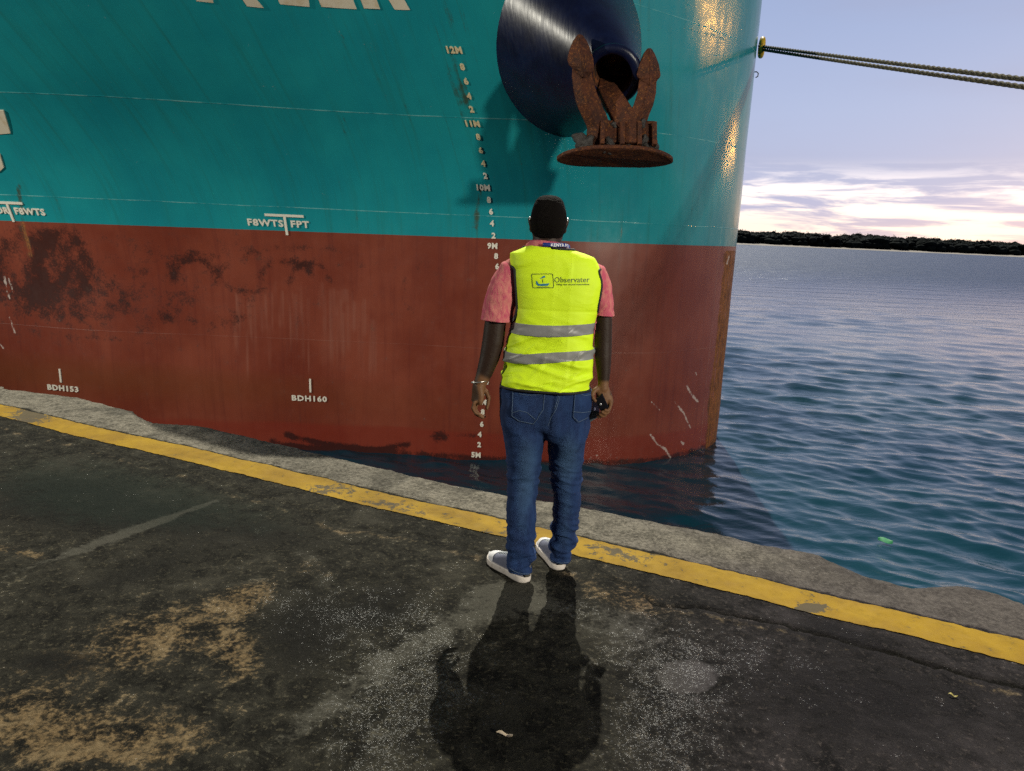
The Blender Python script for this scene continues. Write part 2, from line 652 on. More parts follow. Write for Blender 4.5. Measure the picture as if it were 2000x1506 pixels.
vv_ = np.concatenate([np.tile(v_edge[0], nf), Vg.ravel()])
edgec = np.where(tt < 0, 0.8, 1 - sst(vv_, -3.60, -3.50)) + P(.35 * blob(X, Y, 470, 850, 330, 30, 14))
purple = P(sst(X, 1080, 1500) * (1 - .8 * blob(X, Y, 1350, 1060, 250, 30, 12)), 0.2)
crackm = np.concatenate([np.zeros(nf * nc), (np.exp(-(cd / (0.016 + .012 * sst(Ag, -1.0, 0.0))) ** 2) * np.clip(cw * (wob + .3), .2, 1)).ravel()])
ridge = np.concatenate([np.zeros(nf * nc), (np.exp(-np.abs(cd - .075) / 0.06) * (1 - .35 * sst(Ag, -.8, .2)) * (0.45 + .55 * cw)).ravel()])


def m_ground(t):
    p = t.pos()
    m1r, m1g, m1b = t.seprgb(t.attr('stain_shade'))
    m1a = t.attr('stain_shade', out=3)
    m2r, m2g, m2b = t.seprgb(t.attr('wear'))
    m2a = t.attr('wear', out=3)
    big = t.noise(p, 2.1, 8, .68, .3)
    med = t.noise(p, 8, 9, .74, .5)
    fine = t.noise(p, 46, 7, .75)
    grit = t.noise(p, 190, 3, .7)
    pits = t.voro(p, 62)
    base = t.mix(t.ss(med, .36, .66), (.0050, .0048, .0040), (.026, .0245, .0185))
    base = t.mix(t.mul(t.ss(big, .50, .68), .6), base, (.046, .043, .033))
    base = t.mix(t.mul(t.ss(fine, .53, .64), .6), base, (.074, .066, .044))
    base = t.mix(t.mul(t.ss(t.add(med, t.mul(t.sub(fine, .5), .6)), .60, .70), .75), base, (.105, .093, .064))
    # concrete strip at the edge
    conc = t.mix(t.ss(med, .34, .62), (.064, .059, .047), (.175, .160, .130))
    conc = t.mix(t.mul(t.ss(fine, .47, .62), .7), conc, (.25, .228, .185))
    conc = t.mix(t.mul(t.ss(t.math('SUBTRACT', 1.0, fine), .52, .64), .7), conc, (.040, .037, .030))
    conc = t.mix(t.mul(t.ss(big, .50, .62), .55), conc, (.035, .033, .028))
    conc = t.mix(t.mul(m2a, .62), conc, (.046, .040, .036))
    k = t.ss(t.add(m2b, t.add(t.mul(t.sub(big, .5), 1.0), t.mul(t.sub(med, .5), .8))), .45, .75)
    c = t.mix(t.mul(k, .95), base, conc)
    # tan bare patches, dark oil, pale dried slurry; shadow deepened, glitter lightened
    tn = t.mix(t.ss(fine, .38, .62), (.045, .034, .019), (.185, .126, .062))
    tn = t.mix(t.mul(t.ss(med, .50, .62), .7), tn, (.19, .138, .074))
    kt = t.ss(t.add(m1r, t.add(t.mul(t.sub(med, .5), 3.4), t.mul(t.sub(fine, .5), 2.2))), .60, 1.25)
    c = t.mix(t.mul(kt, .74), c, tn)
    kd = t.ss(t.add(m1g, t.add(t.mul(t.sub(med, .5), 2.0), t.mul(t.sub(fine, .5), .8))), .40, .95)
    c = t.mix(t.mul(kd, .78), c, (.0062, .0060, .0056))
    kp = t.ss(t.add(m1b, t.add(t.mul(t.sub(med, .5), 1.8), t.mul(t.sub(fine, .5), .9))), .42, .85)
    c = t.mix(t.mul(kp, .8), c, t.mix(fine, (.036, .035, .028), (.085, .081, .066)))
    c = t.mix(t.mul(m2a, t.math('SUBTRACT', .6, t.mul(k, .4))), c, t.mix(1.0, c, (.80, .70, 1.25), 'MULTIPLY'))
    # dirt along the crack and the crack itself
    kr = t.ss(t.add(m2g, t.add(t.mul(t.sub(med, .5), 2.6), t.mul(t.sub(big, .5), 1.6))), .62, 1.05)
    c = t.mix(t.mul(kr, .8), c, t.mix(t.ss(fine, .38, .62), (.040, .030, .017), (.22, .165, .098)))
    gr_ = t.ss(t.add(t.attr('moss', out=2), t.mul(t.sub(med, .5), 1.0)), .4, .9)
    c = t.mix(t.mul(gr_, .5), c, (.009, .016, .012))
    c = t.mix(t.ss(t.add(m2r, t.mul(t.sub(fine, .5), .8)), .38, .7), c, (.004, .0035, .003))
    c = t.mix(t.mul(t.ss(grit, .60, .76), .35), c, (.17, .16, .125))
    # wet grit: every grain faces its own way, so a few of them catch the light
    wetk = t.ss(t.add(t.add(m1a, t.mul(t.sub(big, .5), 1.2)), t.add(t.mul(t.sub(med, .5), 3.4), t.mul(t.sub(fine, .5), 1.8))), .35, 1.25)
    cell = t.node('ShaderNodeTexVoronoi', {'Vector': p, 'Scale': 225.0, 'Randomness': 1.0}, out=1)
    tilt = t.node('ShaderNodeVectorMath', {0: cell, 1: (.5, .5, .5)}, operation='SUBTRACT')
    tilt = t.node('ShaderNodeVectorMath', {0: tilt, 3: .50}, operation='SCALE')
    pick = t.math('GREATER_THAN', t.seprgb(t.node('ShaderNodeTexVoronoi', {'Vector': t.mapping(p, loc=(.31, .77, .13)), 'Scale': 225.0}, out=1))[0], t.math('SUBTRACT', 1.0, t.mul(wetk, .36)))
    h = t.add(t.mul(med, .8), t.add(t.mul(fine, .5), t.add(t.mul(pits, .12), t.mul(grit, .10))))
    nrm = t.bump(h, .85, .016)
    tilt = t.node('ShaderNodeVectorMath', {0: tilt, 3: pick}, operation='SCALE')
    nrm = t.node('ShaderNodeVectorMath', {0: t.node('ShaderNodeVectorMath', {0: nrm, 1: tilt}, operation='ADD')}, operation='NORMALIZE')
    grain = t.seprgb(t.node('ShaderNodeTexVoronoi', {'Vector': t.mapping(p, loc=(.9, .2, .5)), 'Scale': 150.0}, out=1))[1]
    rough = t.math('SUBTRACT', .80, t.mul(pick, t.rng(grain, 0, 1, .32, .56)))
    return {'Base Color': c, 'Roughness': rough, 'Specular IOR Level': t.add(.06, t.mul(pick, t.rng(grain, 0, 1, .75, .35))), 'Normal': nrm}


M_ground = mat('quay concrete', m_ground)
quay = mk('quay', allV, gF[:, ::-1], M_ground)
cattr(quay, 'stain_shade', np.stack([tan, dark, pale, wet], -1))
cattr(quay, 'wear', np.stack([crackm, ridge, edgec, purple], -1))
fattr(quay, 'moss', green)
tag(quay, kind='structure')
GZ = Pz


def ground_z(x, y):
    """height of the quay under a point"""
    d = (Px - x) ** 2 + (Py - y) ** 2
    return float(Pz.ravel()[np.argmin(d)])


# yellow safety line, a worn sheet of paint 4 mm over the concrete
ya = av[(av > -9) & (av < 4.1)]
yv = np.linspace(-3.53, -3.31, 17)
iy = np.searchsorted(av, ya)
YA, YV = np.meshgrid(ya, yv)
wig = 0.006 * fbm(YA * 1.3, 0.7, 0, 3) + 0.004 * fbm(YA * 14, YV * 3, 0, 3) * (np.abs(YV + 3.42) > .1)
YV2 = YV + wig
yx, yy = YA * QA[0] + YV2 * QN[0], YA * QA[1] + YV2 * QN[1]
cols = [np.interp(YV2[:, j], Vg[:, iy[j]], Pz[:, iy[j]]) for j in range(len(ya))]
yz = np.stack(cols, 1) + 0.004


def m_yellow(t):
    p = t.pos()
    n1 = t.noise(p, 14, 6, .7, .5)
    n2 = t.noise(p, 3.2, 4, .6)
    n3 = t.noise(p, 80, 4, .7)
    c = t.mix(t.ss(n2, .3, .7), (.205, .115, .002), (.30, .182, .003))
    c = t.mix(t.mul(t.ss(n3, .45, .75), .4), c, (.28, .17, .02))
    c = t.mix(t.mul(t.ss(n1, .48, .72), .5), c, (.15, .095, .012))
    ch = t.ss(t.add(t.add(t.mul(n1, .85), t.mul(n3, .35)), t.mul(t.attr('chip', out=2), .5)), .72, .77)
    c = t.mix(t.mul(ch, .85), c, (.045, .042, .034))
    return {'Base Color': c, 'Roughness': t.add(.62, t.mul(n1, .3)), 'Specular IOR Level': .2, 'Normal': t.bump(t.add(t.mul(n1, .6), t.mul(n3, .4)), .55, .008)}


yl = mk('yellow_line', np.stack([yx, yy, yz], -1).reshape(-1, 3), gridF(len(yv), len(ya))[:, ::-1], mat('yellow road paint', m_yellow))
X2, Y2 = proj(getV(yl))
fattr(yl, 'chip', .75 * blob(X2, Y2, 60, 812, 36, 14) + .8 * blob(X2, Y2, 1585, 1186, 30, 10) + .35 * blob(X2, Y2, 640, 955, 60, 14) + .45 * blob(X2, Y2, 1210, 1080, 70, 12, 12) + .3 * blob(X2, Y2, 780, 990, 80, 14, 14) + .2 * blob(X2, Y2, 985, 1040, 60, 20))
tag(yl, kind='structure')


# loose things lying on the quay
def flake(name, px, L, Wd, rot, m, label, cat, curl=.25):
    c = at_z(px[0], px[1], 0)
    zz = ground_z(c[0], c[1])
    V, n = [], 13
    for k, off in enumerate((0.0, -.0012)):
        for i in range(n):
            u = i / (n - 1)
            w = Wd * (math.sin(math.pi * (u * .92 + .04)) ** .7) * (1 + .25 * math.sin(9 * u))
            for s in (-1, -.4, .4, 1):
                V.append((L * (u - .5), w * s * .5, curl * Wd * (s * s) * .5 + .004 * math.sin(7 * u) + .002 + off))
    M = Matrix.Translation((c[0], c[1], zz + .006)) @ Matrix.Rotation(rot, 4, 'Z')
    V = [tuple(M @ Vector(v)) for v in V]
    F = []
    for k in (0, 1):
        for i in range(n - 1):
            for j in range(3):
                a = k * n * 4 + i * 4 + j
                f = (a, a + 4, a + 5, a + 1)
                F.append(f if k else f[::-1])
    o = mk(name, V, F, m)
    tag(o, label, cat)
    return o


flake('plastic_scrap', (985, 1440), .055, .016, -.25, mat('pale scrap', col=(.55, .45, .33), rough=.5), "small pale curled scrap lying inside the man's shadow on the dark quay", 'litter', .5)
flake('fallen_leaf', (1861, 1360), .030, .012, -.5, mat('yellow leaf', col=(.30, .25, .06), rough=.6), 'tiny yellowish leaf lying on the dark quay right of the shadow', 'leaf')

# ================================================================== SEA
az = np.radians(np.r_[-88, -75, -62, -52, -44, -38, np.arange(-33, 62, 0.105), 64, 74, 88])
inv = np.linspace(1 / 4.0, 1 / 960.0, 860)
rr_ = 1 / inv
RR, AZ = np.meshgrid(rr_, az, indexing='ij')
sx, sy = RR * np.sin(AZ), RR * np.cos(AZ)
dr = RR ** 2 * (inv[0] - inv[1])
sz = np.zeros_like(sx)
dx_, dy_ = np.zeros_like(sx), np.zeros_like(sx)
rs = np.random.RandomState(5)
wdir0 = math.atan2(-0.86, -0.42)
for i in range(64):
    lam = 0.24 * (2.9 / 0.24) ** rs.rand()
    th = wdir0 + rs.normal() * 0.48
    amp = 0.0053 * lam ** 0.85 * (0.6 + .8 * rs.rand())
    kx, ky = math.cos(th) * 2 * math.pi / lam, math.sin(th) * 2 * math.pi / lam
    fade = 1 - sst(dr / lam, 0.28, 0.6)
    ph = kx * sx + ky * sy + rs.rand() * 6.283 + 0.9 * pn(sx * .13, sy * .13, i)
    sz += amp * fade * np.sin(ph)
    dx_ += -amp * fade * math.cos(th) * np.cos(ph) * -.8
    dy_ += -amp * fade * math.sin(th) * np.cos(ph) * -.8
env = 0.75 + 0.55 * pn(sx * .07 + 3, sy * .07, 9)
SV = np.stack([sx + dx_ * env, sy + dy_ * env, WATER + sz * env], -1).reshape(-1, 3)


def m_sea(t):
    p = t.pos()
    px_, py_, pz_ = t.sep(p)
    q = t.mapping(p, rot=(0, 0, R(25.5)), scale=(.55, 1, 1))
    n1 = t.noise(q, 5.5, 4, .6, .3)
    n2 = t.noise(q, 1.5, 4, .55, .4)
    n3 = t.noise(t.mapping(p, rot=(0, 0, R(25.5)), scale=(.35, 1, 1)), .42, 5, .6, .4)
    dist = t.node('ShaderNodeVectorMath', {0: p}, out=1, operation='LENGTH')
    far = t.ss(dist, 25, 110)
    nrm = t.bump(n1, t.math('SUBTRACT', .26, t.mul(far, .16)), .05)
    nrm = t.bump(n2, t.add(.16, t.mul(far, .3)), .16, nrm)
    nrm = t.bump(n3, t.mul(far, .8), 1.1, nrm)
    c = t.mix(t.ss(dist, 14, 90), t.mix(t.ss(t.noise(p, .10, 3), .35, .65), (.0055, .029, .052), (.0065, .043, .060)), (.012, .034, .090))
    return {'Base Color': c, 'Roughness': t.add(.10, t.mul(t.ss(dist, 20, 160), .34)), 'IOR': 1.33, 'Specular IOR Level': t.math('SUBTRACT', .5, t.mul(t.ss(dist, 18, 140), .24)), 'Normal': nrm}


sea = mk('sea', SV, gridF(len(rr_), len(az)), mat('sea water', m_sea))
tag(sea, kind='structure')

c_ = at_z(1728, 1063, WATER)
mb = MB()
for k in range(2):
    V = []
    for i in range(9):
        u = i / 8
        w = .045 * math.sin(math.pi * (u * .9 + .05))
        for s in (-1, 0, 1):
            V.append((c_[0] + .17 * (u - .5) + w * s * .5, c_[1] - .12 * (u - .5) + w * s, WATER + .075 - .010 * s * s + .006 * math.sin(6 * u) + .02 * s - .003 * k))
    mb.addm(V, [tuple(f) if not k else tuple(f)[::-1] for f in gridF(9, 3)])
tag(mb.build('floating_scrap', mat('green plastic', col=(.015, .20, .075), rough=.6)), 'small bright green scrap floating on the water off the quay edge', 'litter')

# ================================================================== FAR SHORE
sh = []
shx = np.linspace(-500, 1500, 160)
prof = [(-14, -3.4), (0, -2.8), (10, -2.2), (26, -1.2), (120, .5), (500, 3)]
for dy, z in prof:
    yb = 838 + 6 * pn(shx * .013, 2.2) + 0.015 * (shx - 400)
    sh.append(np.stack([shx, yb + dy + 0 * shx, z + 0 * shx + (.3 * pn(shx * .05, dy) if z > -2.5 else 0)], -1))
shore = mk('shore', np.array(sh).reshape(-1, 3), gridF(len(prof), len(shx)), mat('pale beach', lambda t: {'Base Color': t.mix(t.noise(t.pos(), .08, 4), (.22, .20, .18), (.36, .33, .31))}, rough=.9))
tag(shore, kind='structure')

bm = bmesh.new()
bmesh.ops.create_icosphere(bm, subdivisions=2, radius=1)
icoV = np.array([v.co[:] for v in bm.verts])
bm.verts.index_update()
icoF = np.array([[v.index for v in f.verts] for f in bm.faces])
bm.free()
rs = np.random.RandomState(3)
tvv, tff, nb = [], [], 0
xs = np.r_[rs.uniform(-450, 200, 260), rs.uniform(200, 700, 1150), rs.uniform(700, 1400, 260)]
for x in xs:
    row = rs.rand()
    y = 868 + row * 70 + 0.015 * (x - 400)
    top = 11 + 4.2 * fbm(x * .017, 7.7, 0, 4, .6) + 2.2 * (row) + rs.normal() * .9 - WATER * 0
    rr = rs.uniform(2.2, 5.2)
    top -= max(0, (1 - row) * 2.5)
    for kk in range(2):
        zc = (top - rr * .7) if kk == 0 else rs.uniform(0.5, max(top - rr, 1.5))
        V = icoV * np.array([rr * rs.uniform(.9, 1.7), rr * rs.uniform(.9, 1.5), rr * rs.uniform(.6, .95)])
        V = V * (1 + .34 * pn(icoV[:, 0] * 2.1 + x, icoV[:, 1] * 2.1 + kk * 9, icoV[:, 2] * 2.1))[:, None]
        V = V + np.array([x + rs.normal() * 1.5 * kk, y - 4 * kk, zc + WATER + 2.85])
        tvv.append(V)
        tff.append(icoF + nb)
        nb += len(V)
    # loose leaf sprays round the crown
    m_ = 26
    d = rs.normal(size=(m_, 3))
    d /= np.linalg.norm(d, axis=1)[:, None]
    d[:, 2] = np.abs(d[:, 2]) * .9
    cpos = np.array([x, y, top - rr * .7]) + d * rr * rs.uniform(.8, 1.3, size=(m_, 1))
    a1, a2 = rs.normal(size=(m_, 3)) * .55, rs.normal(size=(m_, 3)) * .55
    V = np.stack([cpos - a1, cpos + a1 + a2 * .2, cpos + a2], 1).reshape(-1, 3)
    tvv.append(V)
    tff.append(np.arange(m_ * 3).reshape(-1, 3) + nb)
    nb += len(V)
wood = mk('shore_wood', np.concatenate(tvv), np.concatenate(tff), mat('dark foliage', lambda t: {'Base Color': t.mix(t.ss(t.noise(t.pos(), .22, 5, .7), .35, .65), (.006, .010, .012), (.0095, .0145, .015))}, rough=.9, spec=.05), smooth=True)
tag(wood, 'dark low wooded shoreline far across the water under the sunset clouds', 'woodland', kind='stuff')
# ================================================================== SHIP
# plan of the lower hull in quay axes (u forward along the quay, v inland), read off the waterline
plan = np.array([(-44, -8.0), (-30, -8.0), (-22, -8.05), (-17.5, -8.25), (-13.8, -8.95), (-11, -10.25), (-8.5, -11.45), (-6.55, -12.25), (-5.53, -12.69), (-4.66, -13.2), (-3.83, -13.9), (-3.38, -14.5), (-2.97, -15.4), (-2.76, -16.2), (-2.80, -16.9),
                 (-3.15, -17.7), (-4.1, -18.9), (-6.2, -20.6), (-10, -22.3), (-16, -23.6), (-25, -24.4), (-44, -25)])[::-1]


def catmull(P, n=24):
    P = np.vstack([2 * P[0] - P[1], P, 2 * P[-1] - P[-2]])
    out = []
    for i in range(1, len(P) - 2):
        p0, p1, p2, p3 = P[i - 1:i + 3]
        t = np.linspace(0, 1, n, endpoint=False)[:, None]
        out.append(.5 * (2 * p1 + (p2 - p0) * t + (2 * p0 - 5 * p1 + 4 * p2 - p3) * t ** 2 + (3 * p1 - p0 - 3 * p2 + p3) * t ** 3))
    out.append(P[-2:-1])
    return np.vstack(out)


pl = catmull(plan)
pls = np.r_[0, np.cumsum(np.linalg.norm(np.diff(pl, axis=0), axis=1))]      # arc length, zero at the stem, + aft on the quay side
pls -= pls[np.argmin(np.hypot(pl[:, 0] + 2.77, pl[:, 1] + 16.5))]
z_t = np.linspace(-4, 12, 1601)


def ramp_int(z0, z1, k, zk=6.5, k2=.12):
    s = k * np.clip((z_t - z0) / (z1 - z0), 0, 1)
    s = np.where(z_t > zk, k2, s)
    return np.r_[0, np.cumsum((s[1:] + s[:-1]) / 2 * np.diff(z_t))]


fl1 = ramp_int(1.4, 3.4, .80)
fl2 = ramp_int(0.0, 1.5, .27)


def hull(s, z):
    s, z = np.asarray(s, float), np.asarray(z, float)
    u, v = np.interp(s, pls, pl[:, 0]), np.interp(s, pls, pl[:, 1])
    far_ = np.where(s < 0, -1.0, 1.0)
    w = far_ * sst(-u, 2.8, 6.0) * (1 - .72 * sst(-u, 9, 24))
    w2 = far_ * sst(-u, 7, 12) * (1 - .5 * sst(-u, 16, 30))
    v = v + w * np.interp(z, z_t, fl1) + w2 * np.interp(z, z_t, fl2)
    v = v + .10 * w * sst(-z, 1.2, 3.4) * -1
    return np.stack([u * QA[0] + v * QN[0], u * QA[1] + v * QN[1], z + 0 * u], -1)


def hull_n(s, z):
    e = .02
    n = np.cross(hull(s + e, z) - hull(s - e, z), hull(s, z + e) - hull(s, z - e))
    n /= np.linalg.norm(n, axis=-1)[..., None]
    return n * HSIGN


HSIGN = 1.0
if hull_n(np.array([8.0]), np.array([0.0]))[0][1] > 0: HSIGN = -1.0


def hull_sz(px, py):
    """hull coordinates seen at a photo pixel"""
    s, z = np.meshgrid(np.linspace(-.6, 25, 260), np.linspace(-2.8, 8, 220))
    X, Y = proj(hull(s, z))
    i = np.argmin((X - px) ** 2 + (Y - py) ** 2)
    s, z = s.ravel()[i], z.ravel()[i]
    for _ in range(6):
        e = .01
        x0, y0 = proj(hull(s, z))
        xs, ys = proj(hull(s + e, z))
        xz, yz_ = proj(hull(s, z + e))
        J = np.array([[xs - x0, xz - x0], [ys - y0, yz_ - y0]]) / e
        try:
            d = np.linalg.solve(J, np.array([px - x0, py - y0]))
        except np.linalg.LinAlgError:
            break
        d = np.clip(d, -.3, .3)
        s, z = s + d[0], z + d[1]
    return float(s), float(z)


ship = empty('ship', tuple(hull(0.0, WATER)))
tag(ship, 'large ship bow with teal topsides and red bottom moored along the quay', 'ship')

hs = np.r_[-40, -30, -22, -16, -12, -9, -7, -5.5, -4.5, -3.6, -2.9, -2.3, -1.8, -1.4, np.arange(-1.1, 4, .03), np.arange(4, 23.5, .042), 24, 25, 27, 30, 34, 38, 42]
hz = np.r_[-3.7, -3.3, np.arange(-3.0, 6.9, .042), 7.2, 7.5]
HS, HZ = np.meshgrid(hs, hz)
sheer = lambda s, z: np.where(z > 5, 5 + (z - 5) * (1 - .80 * sst(s, 3.5, 9)), z)       # the deck line drops aft of the bow
HZ = sheer(HS, HZ)
HV = hull(HS, HZ)
nz, ns = HS.shape
# a light dishing of the plates between frames and stringers
HN = hull_n(HS, HZ)
dish = .006 * np.sin(HS / .82 * math.pi) ** 2 * sst(HS, 3.5, 6) + .012 * pn(HS * .5, HZ * .7, 3)
HV = HV - HN * dish[..., None]
nearV = HV.reshape(-1, 3)
hullV = nearV
hullF = gridF(nz, ns)

X, Y = proj(hullV)
uu = hullV[:, :2] @ QA
bound = hullV[:, 2] - (1.44 + .009 * (np.clip(uu, -20, 0) + 6))     # + teal, - red
hp = HS.ravel()
S_RUST = hull_sz(1398, 680)[0]
S_SEAM = hull_sz(1411, 430)[0]


def arc(cx, cy, rx, ry, a0, a1, w):
    t = np.linspace(R(a0), R(a1), 14)
    return np.exp(-(seg_dist(X, Y, [(cx + rx * math.cos(a), cy - ry * math.sin(a)) for a in t]) / w) ** 2)


tyre_shade = .62 * (.55 * blob(X, Y, 120, 560, 330, 110) + .9 * arc(120, 525, 48, 72, -60, 200, 16) + .45 * blob(X, Y, 75, 520, 65, 95) + .7 * arc(60, 520, 70, 60, 0, 360, 22) + .55 * blob(X, Y, 110, 612, 60, 14) + .8 * arc(380, 555, 44, 48, 10, 170, 9) + .45 * arc(385, 540, 60, 46, 20, 160, 8)  # tyre scuffs, plus broad darkening painted for the light falloff at left
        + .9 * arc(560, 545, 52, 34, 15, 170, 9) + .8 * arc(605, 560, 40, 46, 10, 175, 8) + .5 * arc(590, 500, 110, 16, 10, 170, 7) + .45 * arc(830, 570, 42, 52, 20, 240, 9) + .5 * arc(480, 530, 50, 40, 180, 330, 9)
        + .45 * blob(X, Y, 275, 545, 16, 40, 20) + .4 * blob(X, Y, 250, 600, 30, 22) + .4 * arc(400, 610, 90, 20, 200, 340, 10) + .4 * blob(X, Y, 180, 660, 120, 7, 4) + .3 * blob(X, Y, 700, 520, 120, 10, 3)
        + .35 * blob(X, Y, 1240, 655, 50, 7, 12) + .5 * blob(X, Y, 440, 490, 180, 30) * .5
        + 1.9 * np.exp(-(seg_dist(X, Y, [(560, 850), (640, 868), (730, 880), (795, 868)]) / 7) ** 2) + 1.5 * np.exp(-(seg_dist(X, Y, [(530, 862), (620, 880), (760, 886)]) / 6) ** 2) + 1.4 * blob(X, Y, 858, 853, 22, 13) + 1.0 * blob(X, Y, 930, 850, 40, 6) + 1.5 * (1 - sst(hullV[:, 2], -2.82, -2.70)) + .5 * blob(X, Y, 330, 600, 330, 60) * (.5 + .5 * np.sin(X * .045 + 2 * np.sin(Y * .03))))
drip = np.zeros(len(X))
rs = np.random.RandomState(21)
for i in range(60):
    x0 = rs.uniform(455, 735)
    y0 = np.interp(x0, [455, 520, 600, 650, 735], [560, 545, 545, 560, 600]) + rs.uniform(-12, 35)
    L = rs.uniform(40, 190) * (1 if x0 < 660 else .7)
    w = rs.choice([2.5, 4, 6, 9, 13])
    u = np.clip((Y - y0) / L, 0, 1.2)
    drip = np.maximum(drip, np.exp(-((X - x0 + (Y - y0) * .02) / (w * (.6 + .6 * u))) ** 2) * sst(u, 0, .08) * (1 - sst(u, .75, 1.1)) * rs.uniform(.25, .8))
drip = drip * (.75 + .25 * np.sin(X * .9)) + .25 * blob(X, Y, 1080, 700, 240, 90) + .25 * blob(X, Y, 1290, 600, 120, 110)
rust = (sst(X, 1375, 1392) * 0 + 1.0 * np.exp(-(np.clip(hp - S_RUST * .85, 0, 9) / (.22 * S_RUST + .05)) ** 2) * (bound < -.1) * (hp > -1) + 1.0 * np.exp(-(seg_dist(X, Y, [(36, 365), (40, 400), (46, 440), (60, 500)]) / 6) ** 2)
        + .9 * np.exp(-(seg_dist(X, Y, [(938, 368), (935, 400), (928, 445)]) / np.interp(Y, [368, 455], [4, 11])) ** 2) * np.interp(Y, [370, 455], [1, .5]) + .45 * np.exp(-((X - 672) / 3.0) ** 2) * (Y < 300) + .3 * blob(X, Y, 915, 190, 26, 70, -20)
        + .55 * blob(X, Y, 710, 414, 6, 7) + .4 * blob(X, Y, 460, 407, 14, 3) + .45 * blob(X, Y, 806, 387, 4, 10) + .5 * blob(X, Y, 1156, 412, 4, 12) + .4 * blob(X, Y, 1216, 455, 5, 12) + .3 * blob(X, Y, 880, 100, 60, 200)
        + .9 * np.exp(-(seg_dist(X, Y, [(1250, 58), (1345, 55), (1420, 78)]) / 3.5) ** 2) * .6)
scr = np.zeros(len(X))
for pts, w in (([(1341, 752), (1350, 770), (1362, 784)], 2.8), ([(1318, 785), (1336, 808), (1348, 835)], 2.2), ([(1270, 848), (1284, 868), (1300, 878), (1309, 893)], 3.0), ([(1330, 862), (1334, 866)], 3), ([(1272, 785), (1288, 800)], 1.4), ([(1359, 728), (1362, 734)], 1.6),
               ([(8, 540), (18, 582)], 3), ([(16, 542), (26, 572)], 2.2), ([(18, 618), (29, 650)], 2.4), ([(0, 672), (6, 680)], 2), ([(1420, 515), (1424, 500)], 2.2), ([(1155, 892), (1170, 888)], 1.2)):
    scr = np.maximum(scr, np.exp(-(seg_dist(X, Y, pts) / w) ** 2))
scr = np.maximum(scr, .8 * np.exp(-(seg_dist(X, Y, [(1320, 880), (1250, 892), (1150, 893)]) / 9) ** 2) * .35)
foot = np.clip(1 - sst(hullV[:, 2], -2.35 + .1 * pn(uu * .8, 3.3), -2.25), 0, 1)
tint = blob(X, Y, 120, 735, 620, 38, 4) - .8 * blob(X, Y, 330, 690, 420, 16, 5) - .5 * blob(X, Y, 830, 560, 250, 120)


